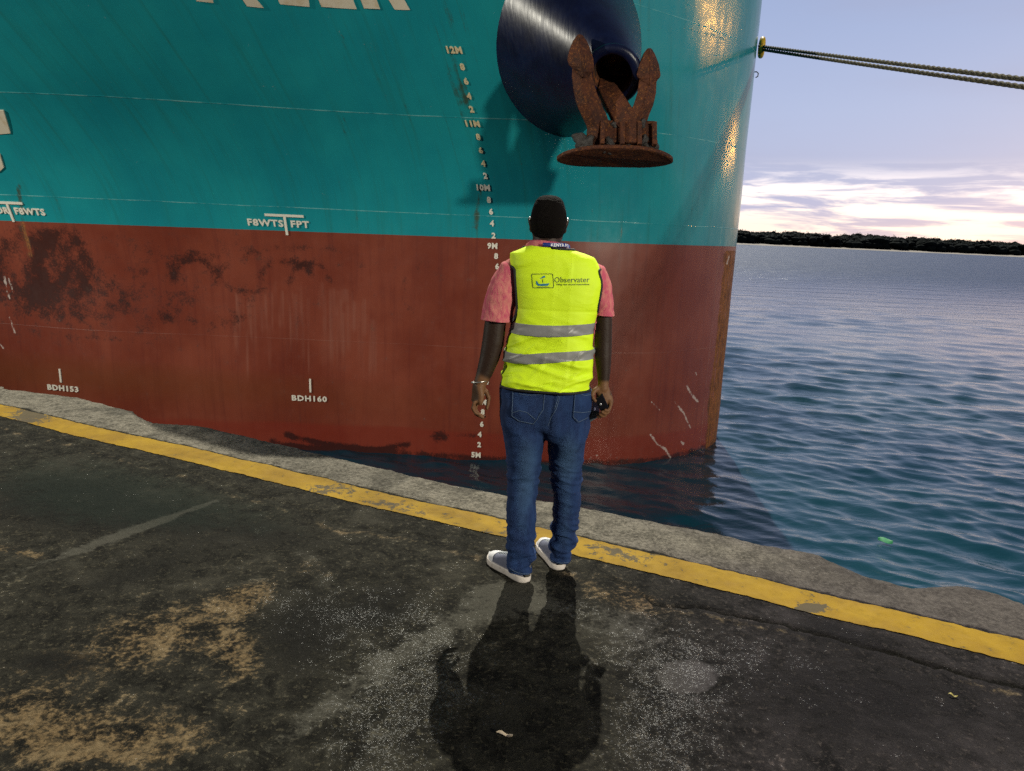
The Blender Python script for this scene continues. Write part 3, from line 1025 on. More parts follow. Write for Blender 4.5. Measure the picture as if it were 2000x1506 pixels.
def m_hull(t):
    p = t.pos()
    px_, py_, pz_ = t.sep(p)
    hs_ = t.attr('along', out=2)
    hz_ = pz_
    st = t.comb(hs_, t.mul(hz_, .045), 0.0)
    streak = t.noise(st, 9, 5, .65)
    streak2 = t.noise(t.comb(hs_, t.mul(hz_, .02), 3.0), 28, 4, .6)
    big = t.noise(p, .55, 4, .6)
    med = t.noise(p, 5, 6, .65)
    fine = t.noise(p, 34, 5, .65)
    ty, dr_, ru, sc = (*t.seprgb(t.attr('marks')), t.attr('marks', out=3))
    ft, tn_, _b = t.seprgb(t.attr('bands'))
    teal = t.mix(t.ss(big, .3, .7), (.010, .225, .275), (.014, .280, .315))
    teal = t.mix(t.mul(t.ss(streak, .48, .75), .35), teal, (.022, .135, .10))
    teal = t.mix(t.mul(t.ss(streak2, .55, .8), .22), teal, (.03, .21, .21))
    teal = t.mix(t.mul(t.ss(fine, .6, .85), .10), teal, (.05, .22, .22))
    red = t.mix(t.ss(big, .32, .68), (.160, .031, .017), (.225, .054, .031))
    red = t.mix(t.mul(t.ss(streak, .45, .75), .4), red, (.095, .018, .016))
    red = t.mix(t.mul(t.ss(med, .55, .8), .25), red, (.23, .075, .052))
    red = t.mix(t.mul(t.ss(t.add(dr_, t.mul(t.sub(streak2, .5), .5)), .10, .9), .62), red, (.27, .105, .075))
    red = t.mix(t.math('MAXIMUM', t.mul(tn_, .55), 0.0), red, (.15, .045, .016))
    red = t.mix(t.mul(ft, .45), red, (.20, .020, .012))
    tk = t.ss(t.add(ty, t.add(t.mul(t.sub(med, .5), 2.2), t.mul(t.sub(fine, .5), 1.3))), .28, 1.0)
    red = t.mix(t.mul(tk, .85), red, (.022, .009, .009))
    b = t.attr('bound', out=2)
    b = t.add(b, t.mul(t.sub(med, .5), .008))
    c = t.mix(t.ss(b, -.006, .006), red, teal)
    rk = t.ss(t.add(ru, t.add(t.mul(t.sub(streak, .5), 2.2), t.mul(t.sub(med, .5), 1.6))), .40, 1.0)
    rcol = t.mix(t.ss(fine, .35, .7), (.12, .045, .010), (.42, .150, .014))
    rcol = t.mix(t.mul(t.ss(t.add(t.mul(streak2, .6), t.mul(med, .5)), .52, .66), .8), rcol, (.030, .013, .008))
    rcol = t.mix(t.ss(b, -.006, .006), rcol, t.mix(fine, (.018, .035, .014), (.05, .05, .015)))
    c = t.mix(t.mul(rk, .85), c, rcol)
    # weld seams: thin pale scuffed lines along the stringers and one butt near the stem
    seam = None
    for zz, wd, amt in ((1.83, .010, .75), (3.43, .010, .85), (-.62, .008, .3), (5.35, .012, .5)):
        d = t.math('ABSOLUTE', t.sub(t.add(hz_, t.mul(t.sub(big, .5), .03)), zz))
        k = t.mul(t.math('SUBTRACT', 1.0, t.ss(d, wd * .4, wd), clamp=True), amt)
        seam = k if seam is None else t.math('MAXIMUM', seam, k)
    d = t.math('ABSOLUTE', t.sub(hs_, S_SEAM))
    vk = t.mul(t.math('SUBTRACT', 1.0, t.ss(d, .004, .010), clamp=True), .7)
    seam = t.math('MAXIMUM', seam, vk)
    seamk = t.mul(seam, t.ss(t.add(t.noise(p, 2.2, 5, .7), t.mul(fine, .25)), .48, .78))
    c = t.mix(seamk, c, t.mix(t.ss(b, -.006, .006), (.30, .15, .12), (.22, .50, .50)))
    sk = t.mul(t.ss(t.add(sc, t.add(t.mul(t.sub(fine, .5), 1.4), t.mul(t.sub(med, .5), 2.2))), .50, .95), .8)
    c = t.mix(sk, c, (.55, .46, .42))
    h = t.add(t.add(t.mul(seam, 1.2), t.mul(rk, t.mul(fine, .3))), t.add(t.mul(t.noise(p, 4, 2), .25), t.mul(rk, .3)))
    nrm = t.bump(h, .30, .012)
    nrm = t.bump(t.noise(t.comb(hs_, t.mul(hz_, .35), 0.0), 1.6, 2), .35, .05, nrm)
    rough = t.add(.19, t.add(t.mul(t.sub(med, .45), .25), t.mul(rk, .35)))
    rough = t.add(rough, t.mul(t.math('SUBTRACT', 1.0, t.ss(b, -.006, .006)), .16))
    return {'Base Color': c, 'Roughness': rough, 'Normal': nrm, 'Specular IOR Level': .45}


M_hull = mat('ship hull paint', m_hull)
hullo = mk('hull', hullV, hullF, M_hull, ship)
cattr(hullo, 'marks', np.stack([tyre_shade, drip, rust, scr], -1))
cattr(hullo, 'bands', np.stack([foot, np.clip(tint, -1, 1), 0 * foot, 0 * foot], -1))
fattr(hullo, 'bound', bound)
fattr(hullo, 'along', hp)
fix_normals(hullo)

# deck closing the hull, one bulwark height below its top
M_deck = mat('green deck paint', lambda t: {'Base Color': t.mix(t.noise(t.pos(), 3, 5), (.03, .08, .05), (.06, .12, .08))}, rough=.6)
ds = np.linspace(0.02, 39, 60)
dV = np.concatenate([hull(ds, sheer(ds, 7.3 + 0 * ds)), hull(-ds, 7.3 + 0 * ds)])
mk('deck', dV, [(i, i + 1, 60 + i + 1, 60 + i) for i in range(59)], M_deck, ship, False)

# ---- welded marks: letters are bent onto the plating
M_white = mat('white mark paint', lambda t: {'Base Color': t.mix(t.ss(t.noise(t.pos(), 30, 5, .7), .55, .8), (.72, .68, .60), (.38, .30, .18))}, rough=.5)
M_cream = mat('cream mark paint', lambda t: {'Base Color': t.mix(t.ss(t.noise(t.pos(), 22, 5, .7), .5, .75), (.66, .56, .36), (.30, .19, .06))}, rough=.5)
_txt_cache = {}


def text_poly(s, size, bold=.02, space=1.0):
    cu = bpy.data.curves.new('t', 'FONT')
    cu.body = s
    cu.size = size
    cu.offset = bold * size
    cu.space_character = space
    cu.align_x = 'CENTER'
    cu.resolution_u = 2
    o = bpy.data.objects.new('t', cu)
    C.objects.link(o)
    dg = bpy.context.evaluated_depsgraph_get()
    dg.update()
    me = bpy.data.meshes.new_from_object(o.evaluated_get(dg))
    V = np.array([v.co[:] for v in me.vertices])
    F = [tuple(p.vertices) for p in me.polygons]
    bpy.data.objects.remove(o)
    bpy.data.curves.remove(cu)
    bpy.data.meshes.remove(me)
    return V, F


def on_hull(name, V2, F, s0, z0, m, h=.006, thick=.008, slope=0.0):
    """V2: flat outline (x to the right as seen from the quay, y up) laid on the plating with a small thickness"""
    s = s0 - V2[:, 0]
    # along the plating, a step up is shorter in z where the side flares
    nn = hull_n(np.array([s0]), np.array([z0]))[0]
    ky = math.sqrt(max(1 - nn[2] ** 2, .2))
    z = z0 + V2[:, 1] * ky + slope * V2[:, 0]
    P0, N = hull(s, z), hull_n(s, z)
    top = P0 + N * (h + thick)
    bot = P0 - N * .004
    n = len(V2)
    VV = np.concatenate([top, bot])
    FF = [tuple(f) for f in F]
    e = {}
    for f in F:
        for a, b in zip(f, f[1:] + f[:1]):
            if (b, a) in e: del e[(b, a)]
            else: e[(a, b)] = 1
    FF += [(b, a, a + n, b + n) for a, b in e]
    o = mk(name, VV, FF, m, ship, False)
    fix_normals(o)
    return o


def rect(x0, y0, x1, y1, sub=1):
    xs = np.linspace(x0, x1, sub + 1)
    V = np.array([(x, y, 0) for y in (y0, y1) for x in xs])
    F = [(i, i + 1, sub + 1 + i + 1, sub + 1 + i) for i in range(sub)]
    return V, F


CAP = .715                       # cap height of the built-in font per unit size


def hull_text(name, s, px, py, cap, m, bold=.022, space=1.05, wide=1.0, label=None):
    s0, z0 = hull_sz(px, py)
    V, F = text_poly(s, cap / CAP, bold, space)
    V[:, 1] -= cap / 2
    V[:, 0] *= wide
    o = on_hull(name, V, F, s0, z0, m)
    if label: o['label'] = label
    return o


# draft marks: the even decimetres in one column, whole metres with an M
draft_px = [("12M", 886, 97), ("8", 903, 130), ("6", 910, 158), ("4", 916, 187), ("2", 921, 213), ("11M", 922, 241), ("8", 934, 267), ("6", 939, 293), ("4", 944, 319), ("2", 948, 343), ("10M", 943, 366), ("8", 955, 390), ("6", 959, 413), ("4", 961, 436), ("2", 964, 460),
            ("9M", 962, 480), ("8", 969, 500), ("6", 971, 520), ("4", 969, 540), ("2", 968, 560), ("8M", 962, 580), ("8", 966, 600), ("6", 964, 620), ("4", 962, 641), ("2", 960, 661), ("7M", 951, 681), ("8", 957, 702), ("6", 954, 724), ("4", 951, 745), ("2", 949, 766), ("6M", 941, 785),
            ("8", 943, 804), ("6", 941, 828), ("4", 937, 848), ("2", 936, 868), ("5M", 930, 888)]
for tx, x, y in draft_px:
    hull_text('draft_mark', tx, x, y, .10, M_cream if y < 330 else M_white, .045, 1.12, 1.0, 'white numeral ' + tx + ' of the draft scale' if len(tx) > 1 else None)


def tank_mark(px, py, left, right, wl, wr, ts=.120):
    s0, z0 = hull_sz(px, py)
    V, F = rect(-.34, -.022, .34, .022, 8)
    on_hull('tank_mark', V, F, s0, z0, M_white)
    V, F = rect(-.022, -.36, .022, -.023, 1)
    on_hull('tank_mark', V, F, s0, z0, M_white)
    for tx, dx in ((left, wl), (right, wr)):
        V, F = text_poly(tx, ts / CAP, .03, 1.12)
        V[:, 0] *= 1.15
        V[:, 1] -= .205
        V[:, 0] += dx
        on_hull('tank_mark', V, F, s0, z0, M_white)


tank_mark(555, 421, 'F8WTS', 'FPT', -.36, .25)
tank_mark(13, 396, 'OR', 'F8WTS', -.17, .42)
for tx, x, y, ty0, ty1, tx0 in (("BDH160", 604, 778, 739, 767, 606), ("BDH153", 123, 758, 720, 747, 118)):
    hull_text('frame_mark', tx, x, y, .105, M_white, .03, 1.15, 1.2)
    sa, za = hull_sz(tx0, (ty0 + ty1) / 2)
    V, F = rect(-.017, -.135, .017, .135)
    on_hull('frame_mark', V, F, sa, za, M_white)


# the ship's name high on the bow: only the feet of its last letters come into the picture
def name_letter(polys, x0, x1, yb):
    """polys in a 0..1 x 0..1.25 letter box"""
    sa, za = hull_sz(x0, yb)
    sb, zb = hull_sz(x1, yb + (x1 - x0) * .045)
    w = sa - sb
    for k, pg in enumerate(polys):
        V, F = [], []
        for q in pg:
            b = len(V)
            V += [(q[i][0] * w, q[i][1] * .95, 0) for i in range(4)]
            F.append((b, b + 1, b + 2, b + 3))
        V = np.array(V)
        bm = bmesh.new()
        vs = [bm.verts.new(v) for v in V]
        for f in F: bm.faces.new([vs[i] for i in f])
        bmesh.ops.remove_doubles(bm, verts=bm.verts[:], dist=1e-4)
        bmesh.ops.subdivide_edges(bm, edges=bm.edges[:], cuts=3, use_grid_fill=True)
        bm.verts.index_update()
        V2 = np.array([v.co[:] for v in bm.verts])
        F2 = [tuple(v.index for v in f.verts) for f in bm.faces]
        bm.free()
        on_hull('name_letter', V2, F2, sa, za, M_cream2, .004, .004, (zb - za) / w * .0)


M_cream2 = mat('cream name paint', lambda t: {'Base Color': t.mix(t.ss(t.noise(t.pos(), 6, 5, .7), .45, .75), (.62, .56, .45), (.50, .40, .26))}, rough=.5)
qd = lambda *p: p
stem = lambda x: qd((x, 0), (x + .26, 0), (x + .26, 1), (x, 1))
name_letter([[qd((0, 0), (.25, 0), (.58, 1), (.36, 1)), qd((.75, 0), (1, 0), (.64, 1), (.5801, 1))]], 384, 511, 2)
name_letter([[qd((0, .22), (.27, .22), (.27, .78), (0, .78)), qd((0, 0), (.85, 0), (1, .22), (0, .22)), qd((.74, .22), (1, .22), (1, .78), (.74, .78)), qd((0, .78), (1, .78), (.85, 1), (0, 1))]], 547, 613, 8)
name_letter([[qd((0, .2), (.3, .2), (.3, .42), (0, .42)), qd((0, 0), (1, 0), (1, .2), (0, .2)), qd((0, .42), (.85, .42), (.85, .6), (0, .6)), qd((0, .6), (.3, .6), (.3, .8), (0, .8)), qd((0, .8), (1, .8), (1, 1), (0, 1))]], 628, 696, 13)
name_letter([[qd((0, 0), (.34, 0), (.34, .42), (0, .42)), qd((.66, 0), (1, 0), (.86, .42), (.5, .42)), qd((0, .42), (.9, .42), (1, .6), (0, .6)), qd((0, .6), (.34, .6), (.34, .8), (0, .8)), qd((.7, .6), (1, .6), (1, .8), (.7, .8)), qd((0, .8), (1, .8), (.9, 1), (0, 1))]], 711, 801, 16)


def hull_poly(name, pxs, m):
    q = [hull_sz(*p) for p in pxs]
    s0, z0 = q[0]
    V, F = [], [tuple(range(len(q)))]
    for s, z in q:
        V.append((s0 - s, (z - z0), 0))
    V = np.array(V)
    nn = hull_n(np.array([s0]), np.array([z0]))[0]
    V[:, 1] /= math.sqrt(max(1 - nn[2] ** 2, .2))
    return on_hull(name, V, F, s0, z0, m)


hull_poly('bow_mark', [(-30, 264), (21, 260), (7, 215), (-30, 214)], M_cream2)
hull_poly('bow_mark', [(-30, 345), (0, 335), (8, 327), (0, 300), (-30, 296)], M_cream2)

# ---- anchor bolster: a big navy cone standing off the plating with the hawse pipe in its nose
tip_c = at(1193, 152, 11.15)
base_px = [(1110 + 148 * math.cos(a), 84 - 188 * math.sin(a)) for a in np.linspace(0, 2 * math.pi, 56, endpoint=False)]


def warp(px, py):
    # the real outline: fuller at lower left, straight on the right
    if px > 1112: px = 1112 + (px - 1112) * (1.0 if py < 120 else max(.55, 1 - (py - 120) / 330))
    else: px = 1112 + (px - 1112) * (1 + .02 * math.sin((py - 82) / 60))
    return px, py


bp = []
for x, y in base_px:
    s, z = hull_sz(*warp(x, max(y, -130)))
    bp.append(hull(s, z) - hull_n(np.array([s]), np.array([z]))[0] * .06)
bp = np.array(bp)
bc = bp.mean(0)
axis = tip_c - bc
axis /= np.linalg.norm(axis)
tip_ax = np.array([-.22, -.86, -.46])
tip_ax /= np.linalg.norm(tip_ax)
e1 = np.cross(tip_ax, [0, 0, 1])
e1 /= np.linalg.norm(e1)
if e1[0] < 0: e1 = -e1
e2 = np.cross(e1, tip_ax)
if e2[2] < 0: e2 = -e2
th = np.linspace(0, 2 * math.pi, 56, endpoint=False)
rt = .40
tipc = tip_c - tip_ax * .16
rows = [bp]
tr = np.array([tipc + rt * (math.cos(a) * e1 + math.sin(a) * e2) for a in th])
for t in np.linspace(.04, 1, 22):
    rows.append(bp * (1 - t) + tr * t)
M_navy = mat('glossy navy paint', lambda t: {'Base Color': t.mix(t.ss(t.noise(t.pos(), 3, 5), .3, .7), (.0025, .004, .020), (.004, .008, .036)),
                                            'Roughness': t.add(.23, t.mul(t.noise(t.mapping(t.pos(), scale=(1, 1, .06)), 22, 4), .22)),
                                            'Normal': t.bump(t.add(t.noise(t.mapping(t.pos(), scale=(1, 1, .05)), 26, 4), t.mul(t.noise(t.pos(), 2.2, 3), 1.2)), .16, .02)})
bV = np.concatenate(rows)
bol = mk('anchor_bolster', bV, gridF(len(rows), 56, True), M_navy, ship)
fix_normals(bol)
# flip outward if needed
cN = getN(bol)
if np.mean((getV(bol) - (bc * .5 + tip_c * .5)) * cN) < 0: bol.data.flip_normals()
# hawse lip and throat
M_throat = mat('rusty hawse throat', lambda t: {'Base Color': t.mix(t.ss(t.noise(t.pos(), 8, 5, .7), .4, .7), (.020, .012, .009), (.24, .075, .022))}, rough=.7)
lip = []
for k in range(9):
    a = math.pi * (k / 8)
    rr = rt - .045 + .075 * math.cos(a)
    off = .16 + .075 * math.sin(a)
    lip.append((tipc + tip_ax * (off - .13), e1 * rr, e2 * rr))
lip = [(tipc - tip_ax * .02, e1 * (rt + .005), e2 * (rt + .005))] + lip
mb = MB()
mb.rings(lip, 56, 2, False)
lo = mb.build('hawse_lip', M_navy, bol)
lo.parent = bol
lo.matrix_parent_inverse = Matrix.Identity(4)
fix_normals(lo)
mb = MB()
mb.rings([(tipc + tip_ax * (.03 - d), e1 * (rt - .12), e2 * (rt - .12)) for d in (0, .1, .3, .6, .9)], 40, 2, False)
mb.rings([(tipc + tip_ax * (.03 - .9), e1 * (rt - .12), e2 * (rt - .12)), (tipc + tip_ax * (.03 - .91), e1 * .01, e2 * .01)], 40, 2, False)
tho = mb.build('hawse_pipe', M_throat, bol)
tho.matrix_parent_inverse = Matrix.Identity(4)

# ---- fairlead at the stem with its two mooring lines, and a small hook below
zz_ = np.linspace(4, 7, 301)
s_f = -.42
zfl = zz_[np.argmin(np.abs(proj(hull(s_f + 0 * zz_, zz_))[1] - 93))]
fn = hull_n(np.array([s_f]), np.array([zfl]))[0]
fn[2] = 0
fn /= np.linalg.norm(fn)
fl_c = hull(s_f, zfl) + fn * .10
#print('fairlead', proj(fl_c), 'rust', S_RUST, S_SEAM)
fe = np.array([-fn[1], fn[0], 0])
mb = MB()
pts = [fl_c + .15 * (math.cos(a) * fe * 1.15) + .155 * math.sin(a) * np.array([0, 0, 1.]) for a in np.linspace(0, 2 * math.pi, 33)]
mb.tube(pts, .055, 10, False, ref=fn)
M_yel = mat('yellow fairlead paint', lambda t: {'Base Color': t.mix(t.ss(t.noise(t.pos(), 14, 4), .5, .7), (.62, .40, .02), (.25, .13, .02))}, rough=.5)
fair = mb.build('fairlead', M_yel, ship)
mb = MB()
hk = hull(s_f, zz_[np.argmin(np.abs(proj(hull(s_f + 0 * zz_, zz_))[1] - 145))]) + fn * .03
mb.tube([hk + np.array(q) for q in ((-.12, .1, .05), (0.02, 0, .05), (.06, 0, .02), (.055, 0, -.04), (.02, 0, -.06))], .012, 8)
mb.build('hook', mat('dark steel', col=(.03, .03, .035), rough=.5), ship)

M_rope = mat('mooring rope', lambda t: {'Base Color': t.mix(t.ss(t.noise(t.pos(), 30, 4, .7), .4, .7), (.035, .033, .028), (.17, .15, .085)), 'Normal': t.bump(t.noise(t.pos(), 60, 3), .5, .01)}, rough=.85, spec=.2)


def rope(P0, P1, label, rad=.030, sag=.05, ph=0.0):
    n = 900
    t = np.linspace(0, 1, n)[:, None]
    Pm = P0 * (1 - t) + P1 * t
    Pm[:, 2] -= sag * 4 * t[:, 0] * (1 - t[:, 0])
    T = (P1 - P0) / np.linalg.norm(P1 - P0)
    e = np.cross(T, [0, 0, 1.]); e /= np.linalg.norm(e)
    w = np.cross(T, e)
    L = np.linalg.norm(P1 - P0)
    mb = MB()
    for k in range(3):                                   # three laid strands
        a = (t[:, 0] * L / .34 + k / 3) * 2 * math.pi + ph
        pts = Pm + rad * .52 * (np.cos(a)[:, None] * e + np.sin(a)[:, None] * w)
        mb.tube(pts, rad * .56, 7, True, ref=e)
    o = mb.build('mooring_line', M_rope)
    tag(o, label, 'rope', 'mooring lines from the bow fairlead')
    return o


rp0 = fl_c - fn * .05
q1 = ray(2000, 150); q1 = q1 * (9.0 / q1[1]) + np.array([0, 0, CAM_H])
q2 = ray(2000, 158); q2 = q2 * (9.2 / q2[1]) + np.array([0, 0, CAM_H])
E1 = rp0 + (q1 - rp0) * 2.9
E2 = rp0 + (q2 - rp0) * 2.9
rope(rp0 + np.array([0, 0, .03]), E1, 'upper of the two mooring lines leading right from the yellow fairlead')
rope(rp0 - np.array([0, 0, .03]), E2, 'lower of the two mooring lines leading right from the yellow fairlead', ph=1.3)

# ---- the anchor, hanging stocked in the hawse
anchor = empty('anchor', tuple(at(1205, 300, 11.2)))
tag(anchor, 'rusty stockless anchor with muddy crown hanging from the navy bolster', 'anchor')


def m_rust(t):
    p = t.pos()
    a, b = t.noise(p, 5, 6, .7, .6), t.noise(p, 28, 6, .75)
    c = t.mix(t.ss(a, .35, .65), (.038, .013, .008), (.095, .028, .012))
    c = t.mix(t.mul(t.ss(b, .5, .72), .8), c, (.33, .120, .024))
    c = t.mix(t.mul(t.ss(t.noise(p, 9, 5, .7), .55, .72), .6), c, (.028, .014, .012))
    return {'Base Color': c, 'Roughness': .75, 'Normal': t.bump(t.add(a, t.mul(b, .6)), .7, .03), 'Specular IOR Level': .3}


M_rust = mat('rusty steel', m_rust)
M_mud = mat('grey harbour mud', lambda t: {'Base Color': t.mix(t.noise(t.pos(), 14, 5), (.018, .016, .016), (.065, .058, .055)), 'Normal': t.bump(t.noise(t.pos(), 20, 5, .7), .9, .03)}, rough=.7)


def ax_(px, py, Y): return at(px, py, Y)


def bar(name, secs, m, p=3.2, n=20):
    """secs: (px, py, Y, half width in px, half thickness in m)"""
    pts = [ax_(s[0], s[1], s[2]) for s in secs]
    mb = MB()
    rr = []
    for i, s in enumerate(secs):
        a, b = pts[max(i - 1, 0)], pts[min(i + 1, len(pts) - 1)]
        T = (b - a) / np.linalg.norm(b - a)
        dpt = np.array([0, 1.0, 0])
        side = np.cross(T, dpt); side /= np.linalg.norm(side)
        if side[0] < 0: side = -side
        dd = np.cross(T, side); dd /= np.linalg.norm(dd)
        hw = s[3] * np.linalg.norm(pts[i] - np.array([0, 0, CAM_H])) / CAM_F
        rr.append((pts[i], side * hw, dd * s[4]))
    mb.rings(rr, n, p)
    o = mb.build(name, m, anchor)
    fix_normals(o)
    return o


# arms with spade-shaped flukes
YA0 = 10.75
def ridged(name, rows, parent, th, rise):
    """rows: (py, x left, x right, x ridge, Y): a solid with a raised middle ridge and flat back"""
    V, F = [], []
    for y, xl, xr, xc, Yd in rows:
        xl, xr = xl - 2.5, xr + 2.5
        V += [at(xl, y, Yd), at(xc, y, Yd - rise), at(xr, y, Yd + .03), at(xr - (xr - xl) * .1, y, Yd + th), at(xl + (xr - xl) * .1, y, Yd + th)]
    for i in range(len(rows) - 1):
        for j in range(5):
            k = (j + 1) % 5
            F.append((i * 5 + j, i * 5 + k, i * 5 + 5 + k, i * 5 + 5 + j))
    F += [tuple(range(5)), tuple(range(len(V) - 5, len(V)))]
    bmx = bmesh.new()
    vs = [bmx.verts.new(v) for v in V]
    for f in F: bmx.faces.new([vs[i] for i in f])
    bmesh.ops.recalc_face_normals(bmx, faces=bmx.faces[:])
    bmesh.ops.bevel(bmx, geom=[e for e in bmx.edges if e.calc_face_angle(0) > .45], offset=.010, segments=2, affect='EDGES')
    me = bpy.data.meshes.new(name)
    bmx.to_mesh(me); bmx.free()
    me.materials.append(M_rust)
    o = bpy.data.objects.new(name, me)
    C.objects.link(o)
    o.parent = parent
    if parent is anchor: o.matrix_parent_inverse = Matrix.Translation(anchor.location).inverted()
    return o


for arm_rows, blade_rows in (
        ([(112, 1122, 1150, 1135, 11.02), (150, 1119, 1155, 1134, 10.96), (180, 1123, 1163, 1139, 10.93), (203, 1128, 1172, 1146, 10.92), (226, 1138, 1183, 1156, 10.95), (248, 1149, 1190, 1166, 10.98), (286, 1146, 1196, 1166, 11.0)],
         [(67, 1131, 1134, 1132, 11.04), (80, 1121, 1144, 1132, 11.0), (98, 1114, 1152, 1134, 10.96), (116, 1110, 1157, 1136, 10.93), (127, 1113, 1158, 1137, 10.91), (132, 1119, 1158, 1138, 10.91), (140, 1125, 1156, 1139, 10.92), (152, 1136, 1146, 1140, 10.93)]),
        ([(135, 1257, 1279, 1268, 11.1), (160, 1250, 1280, 1265, 11.05), (182, 1247, 1279, 1262, 11.02), (204, 1240, 1274, 1256, 11.0), (226, 1230, 1265, 1246, 11.01), (246, 1226, 1259, 1242, 11.03), (282, 1222, 1262, 1240, 11.05)],
         [(94, 1267, 1270, 1268, 11.14), (106, 1258, 1277, 1268, 11.1), (126, 1250, 1285, 1269, 11.06), (146, 1246, 1288, 1269, 11.03), (150, 1247, 1288, 1269, 11.02), (155, 1252, 1283, 1269, 11.02), (167, 1264, 1275, 1269, 11.03)])):
    arm_o = ridged('arm', arm_rows, anchor, .22, .09)
    ridged('fluke_blade', blade_rows, arm_o, .16, .10)
# shank running up into the hawse
bar('shank', [(1234, 262, 11.1, 21, .12), (1222, 238, 11.08, 21, .12), (1205, 208, 11.12, 19, .11), (1188, 182, 11.3, 17, .10), (1182, 168, 11.7, 14, .09), (1186, 158, 12.2, 10, .06)], M_rust, 9)
# crown: head block with webs on a broad tripping plate
mb = MB()
pc = at(1202, 303, 11.1)
outl = [(1088, 305), (1098, 296), (1130, 291), (1160, 288), (1200, 291), (1250, 297), (1290, 301), (1312, 305), (1314, 314), (1300, 319), (1265, 326), (1230, 328), (1195, 325), (1150, 322), (1110, 318), (1092, 315)]
n_ = 40
top, bot = [], []
ux = at(1314, 314, 11.15) - at(1088, 310, 11.15)
half = np.linalg.norm(ux) / 2
ux /= np.linalg.norm(ux)
uy = np.array([-.16, .93, -.34]); uy -= ux * ux.dot(uy); uy /= np.linalg.norm(uy)
uz = np.cross(ux, uy)
pcen = at(1201, 309, 11.1)
for dz, sc in ((.030, .97), (.022, 1.0), (-.022, 1.0), (-.030, .96)):
    for a in np.linspace(0, 2 * math.pi, n_, endpoint=False):
        ca, sa = math.cos(a), math.sin(a)
        x_ = half * math.copysign(abs(ca) ** .85, ca)
        wv = (.36 + .05 * math.cos(2 * a)) * (1 - .35 * abs(ca) ** 3)
        top.append(pcen + ux * x_ * sc + uy * wv * sa * sc + uz * (dz + .05 * (x_ / half) ** 2 * -1 + .03))
F = [tuple(f) for f in gridF(4, n_, True)] + [tuple(range(n_)), tuple(range(3 * n_, 4 * n_))[::-1]]
plate = mk('crown_plate', top, F, M_rust, anchor, False)
fix_normals(plate)
mb = MB()
Rm = Matrix((ux, uy, uz)).transposed().to_4x4()
hb = at(1222, 268, 11.12)
mb.box(hb, (.40, .18, .17), Rm, .03)
for xo in (-.36, -.08, .16, .37):
    mb.box(hb + ux * xo - uy * .17 - uz * .06, (.030, .10, .17), Rm, .012)
mb.box(at(1232, 262, 10.95), (.10, .07, .16), Rm, .03)
cb = mb.build('crown', M_rust, anchor, False)
# mud packed between the webs
mb = MB()
rs = np.random.RandomState(8)
for i in range(75):
    x_ = rs.uniform(1125, 1285)
    q = at(x_, 286 + rs.uniform(-22, 8) * (1 if x_ < 1225 else .7), 10.98 + rs.uniform(-.08, .12))
    r_ = rs.uniform(.03, .085)
    mb.addm(icoV * r_ * (1 + .35 * pn(icoV * 2 + i, 0, 0).mean(1) if False else 1) * (1 + .3 * pn(icoV[:, 0] * 2 + i, icoV[:, 1] * 2, icoV[:, 2] * 2))[:, None] + q, icoF)
for i in range(22):
    x_ = rs.choice([rs.uniform(1192, 1215), rs.uniform(1228, 1262)])
    q = at(x_, 240 + rs.uniform(-6, 10), 10.98 + rs.uniform(0, .1))
    r_ = rs.uniform(.02, .05)
    mb.addm(icoV * r_ * (1 + .3 * pn(icoV[:, 0] * 2 + i, icoV[:, 1] * 2, icoV[:, 2] * 2))[:, None] + q, icoF)
mud = mb.build('mud', M_mud, anchor)
remesh(mud, .016, 3)
V = getV(mud)
setV(mud, V + getN(mud) * (.022 * fbm(V[:, 0] * 11, V[:, 1] * 11, V[:, 2] * 11, 4, .6))[:, None])

# ================================================================== PERSON
PY0 = 3.27
person_at = at(1050, 1122, PY0)


def ol(pts, Y=PY0):
    """outline traced at depth Y -> (z, x) sorted upward"""
    Q = np.array([at(x, y, Y if not callable(Y) else Y(y)) for x, y in pts])
    o = np.argsort(Q[:, 2])
    return Q[o, 2], Q[o, 0]


v_l = ol([(1047, 471), (1040, 479), (1022, 487), (1003, 495), (1004, 515), (1006, 545), (1009, 590), (1008, 612), (1000, 637), (991, 668), (985, 697), (980, 725), (977, 752), (976, 775), (978, 800)])
v_r = ol([(1101, 474), (1108, 483), (1120, 491), (1138, 497), (1154, 505), (1165, 525), (1172, 545), (1173, 562), (1168, 590), (1162, 606), (1159, 632), (1156, 660), (1156, 690), (1158, 718), (1156, 738), (1152, 756), (1152, 775), (1151, 800)])
zsh = at(1078, 500, PY0)[2]                       # shoulder height
znk = at(1078, 478, PY0)[2]                       # nape
zhem = at(1065, 753, PY0)[2]
zwaist = at(1065, 756, PY0)[2]
d_z = np.array([.70, zhem, 1.05, 1.18, 1.30, 1.40, zsh - .02, zsh + .02, znk, znk + .05])
d_d = np.array([.135, .140, .140, .135, .132, .120, .098, .082, .070, .060])
d_c = np.array([.0, .0, .0, .005, .01, .005, .0, -.002, -.004, .0])


zarm_ = at(1006, 628, PY0)[2]


def torso_ring(z, off=0.0, n=120, p=2.5, wide=0.0):
    xl, xr = np.interp(z, *v_l), np.interp(z, *v_r)
    w, cx = (xr - xl) / 2 + off, (xr + xl) / 2
    w = w * (1 + wide * sst(z, zarm_ - .02, zarm_ + .05))
    d = np.interp(z, d_z, d_d) + off
    cy = PY0 + np.interp(z, d_z, d_c)
    th = np.arange(n) * 2 * np.pi / n
    c, s = np.cos(th), np.sin(th)
    return np.stack([cx + w * np.sign(c) * np.abs(c) ** (2 / p), cy + d * np.sign(s) * np.abs(s) ** (2 / p), z + 0 * c], 1)


